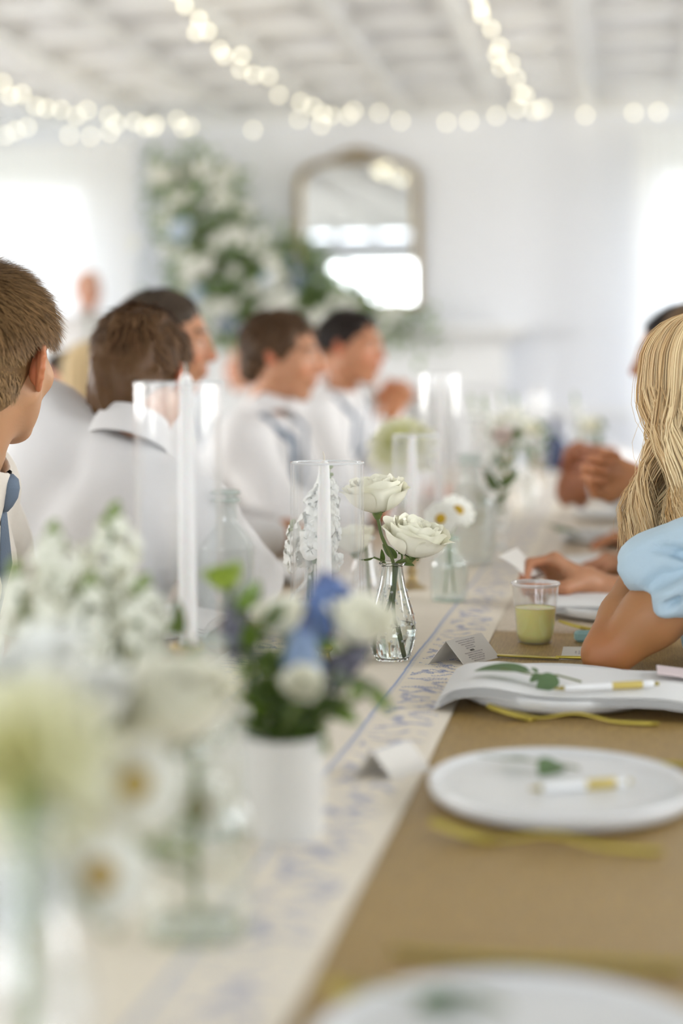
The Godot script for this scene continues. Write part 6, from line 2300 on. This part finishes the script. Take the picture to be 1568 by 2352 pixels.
# ------------------------------------------------------------------ the far end of the table and the mantel flowers
func build_far_table() -> void:
	var cream := petal_mat("cream", Color(0.93, 0.915, 0.83))
	var white := petal_mat("white", Color(0.925, 0.93, 0.91))
	var va := T(922, 1275)
	bud_vase("glass vase of the cream chrysanthemum, hidden behind the roses", va, TEARDROP, 1.2, 0.07)
	chrysanthemum("large cream chrysanthemum behind the candle past the roses", P(925, 1032, 3.4), Vector3(-0.1, 0.55, 0.9), 0.085, [va + UP * 0.16, va + UP * 0.02], Color(0.93, 0.92, 0.83), Color(0.76, 0.76, 0.42), "cream_mum")
	var far := [[1150, 1160, 4.9, "teardrop vase with a blush rose past the second bottle", "blush rose past the second water bottle"], [1118, 1130, 5.4, "teardrop vase left of the blush rose", "white rose left of the blush rose, far down the table"], [1215, 1110, 5.8, "teardrop vase near the far end", "white rose near the blue bottle"], [1180, 1065, 6.8, "last teardrop vase of the table", "last white rose of the table"], [1350, 1090, 6.2, "teardrop vase on the right near the hands", "white rose above the raised fist"]]
	for i in far.size():
		var f = far[i]
		var at := T(f[0], f[1] + 60)
		bud_vase(f[3], at, TEARDROP, 1.05, 0.06)
		white_rose(f[4], at + Vector3(0.01, 0.235 + 0.02 * (i % 2), 0.01), Vector3(0.1 * (i % 3 - 1), 1, 0.5), 1.0, [at + UP * 0.13, at + UP * 0.015], petal_mat("blush", Color(0.90, 0.84, 0.80)) if i == 0 else cream, false, 70 + i)
		leafy_stem("green leaves with the " + f[4], at + UP * 0.12, at + Vector3(0.05, 0.25, 0.02), 7, 0.05, 0.025, green("far_leaf", Color(0.33, 0.42, 0.22)), 80 + i)
		spike("white_stock", "white stock beside the " + f[4], "stock", at + Vector3(-0.02, 0.19, 0), at + Vector3(-0.05, 0.36, 0), 0.022, 18, white, 0.014, Color(0.52, 0.62, 0.3), [at + UP * 0.13], 4, 90 + i)
	bud_vase("slim glass bud vase with dark leaves right of the second water bottle", T(1136, 1262), BOTTLE, 0.9, 0.05)
	leafy_stem("dark leaves in the slim vase right of the second water bottle", T(1136, 1262) + UP * 0.08, P(1143, 1120, 3.55), 6, 0.06, 0.022, green("deep", Color(0.22, 0.29, 0.10)), 66)
	var bo := thing("amber_votive", "brown glass votive on the right far down the table", "votive", T(1366, 1090))
	var mb := MB.new()
	mb.lathe([Vector2(0, 0.001), Vector2(0.03, 0.001), Vector2(0.037, 0.01), Vector2(0.042, 0.06), Vector2(0.040, 0.085), Vector2(0.037, 0.085), Vector2(0.036, 0.02), Vector2(0, 0.012)], 32)
	part("glass", mb.done(), mat("amber_glass", Color(0.42, 0.33, 0.24), 0.2), bo)
	mb = MB.new()
	mb.lathe([Vector2(0, 0.012), Vector2(0.035, 0.012), Vector2(0.036, 0.05), Vector2(0, 0.052)], 24)
	part("wax", mb.done(), mat("candle_wax", Color.WHITE), bo)
	build_installation()

func build_installation() -> void:
	# floral cloud climbing from the mantel up the wall left of the mirror
	var o := thing("floral_installation", "cloud of greenery with white and blue flowers climbing from the mantel beside the mirror", "floral arrangement", Vector3(-2.55, 1.53, BACK + 0.2))
	var back := -o.position
	var g := RandomNumberGenerator.new()
	g.seed = 12
	# lobes seen in the photograph: pixel x, y, spread, leaf count, share of white
	var lobes := [[372, 410, 42, 70], [440, 385, 45, 45], [505, 430, 40, 50], [420, 480, 60, 80], [540, 495, 38, 60], [430, 560, 70, 120], [510, 590, 70, 120], [450, 640, 80, 120], [600, 590, 55, 100], [660, 615, 50, 110], [580, 660, 70, 120], [500, 700, 70, 110], [650, 700, 60, 110], [730, 705, 60, 110], [520, 745, 50, 70], [800, 705, 50, 60], [880, 745, 40, 40], [960, 755, 45, 30]]
	var lm := [leaf_mesh(0.085, 0.042, 0.6, 0.2, 5), leaf_mesh(0.065, 0.03, 0.8, 0.2, 5)]
	var tints := [green("install_a", Color(0.50, 0.61, 0.33)), green("install_b", Color(0.58, 0.67, 0.44)), green("install_c", Color(0.44, 0.53, 0.33))]
	var mms := []
	for k in 3:
		mms.append([])
	var wpos := []
	var centres := []
	for l in lobes:
		var c: Vector3 = P(l[0], l[1], 10.15)
		centres.append(c)
		for i in l[3] * 2:
			var off: Vector3 = Vector3(g.randfn(), g.randfn(), g.randfn() * 0.5) * (l[2] / FPX * 10.15) * 0.62
			var p: Vector3 = c + off
			p.z = clampf(p.z, BACK + 0.06, BACK + 0.5)
			var t := Transform3D(Basis.from_euler(Vector3(g.randf() * TAU, g.randf() * TAU, g.randf() * TAU)) * Basis.from_scale(Vector3.ONE * g.randf_range(0.7, 1.2)), p + back)
			mms[g.randi() % 3].append(t)
		for i in int(l[3] / 27.0) + 1:
			var off: Vector3 = Vector3(g.randfn(), g.randfn(), 0) * (l[2] / FPX * 10.15) * 0.55
			wpos.append(c + off + Vector3(0, 0, 0.08 + 0.1 * g.randf()))
	for k in 3:
		var mm := MultiMesh.new()
		mm.transform_format = MultiMesh.TRANSFORM_3D
		mm.mesh = lm[k % 2]
		mm.instance_count = mms[k].size()
		for i in mms[k].size():
			mm.set_instance_transform(i, mms[k][i])
		var mi := MultiMeshInstance3D.new()
		mi.name = "foliage"
		mi.multimesh = mm
		mi.material_override = tints[k]
		o.add_child(mi, true)
		stuff(mi)
	for i in centres.size() - 1:
		var mb := MB.new()
		var a: Vector3 = centres[i] + back
		var b: Vector3 = centres[i + 1] + back
		mb.tube([a, (a + b) / 2 + Vector3(0.02, -0.03, 0.03), b], [0.006], 6)
		part("branch", mb.done(), mat("twig", Color(0.35, 0.3, 0.2), 0.8), o)
	var bm := [floret_mesh(0.055, 6, 4, 0.3), floret_mesh(0.04, 5, 5, 0.4), floret_mesh(0.048, 5, 6, 0.3)]
	var wm := petal_mat("install_white", Color(0.93, 0.93, 0.89), 0.4)
	var bl := petal_mat("install_blue", Color(0.72, 0.79, 0.87), 0.4)
	var dk := petal_mat("install_dusk", Color(0.42, 0.48, 0.58), 0.3)
	for i in wpos.size():
		var dir := Vector3(g.randf_range(-0.6, 0.6), g.randf_range(-0.2, 0.7), 1)
		part("blossom", bm[i % 3], wm, o, Transform3D(along(dir, g.randf() * TAU), wpos[i] + back))
	for q in [[405, 520, 0], [418, 545, 0], [395, 538, 0], [425, 512, 0], [440, 690, 0], [455, 670, 0], [520, 738, 1], [505, 748, 1], [535, 750, 1], [690, 630, 1], [680, 655, 1], [672, 600, 1], [610, 640, 0]]:
		part("blossom", bm[1], dk if q[2] else bl, o, Transform3D(along(Vector3(g.randf_range(-0.4, 0.4), 0.3, 1)) * Basis.from_scale(Vector3.ONE * 0.95), P(q[0], q[1], 9.98) + back))
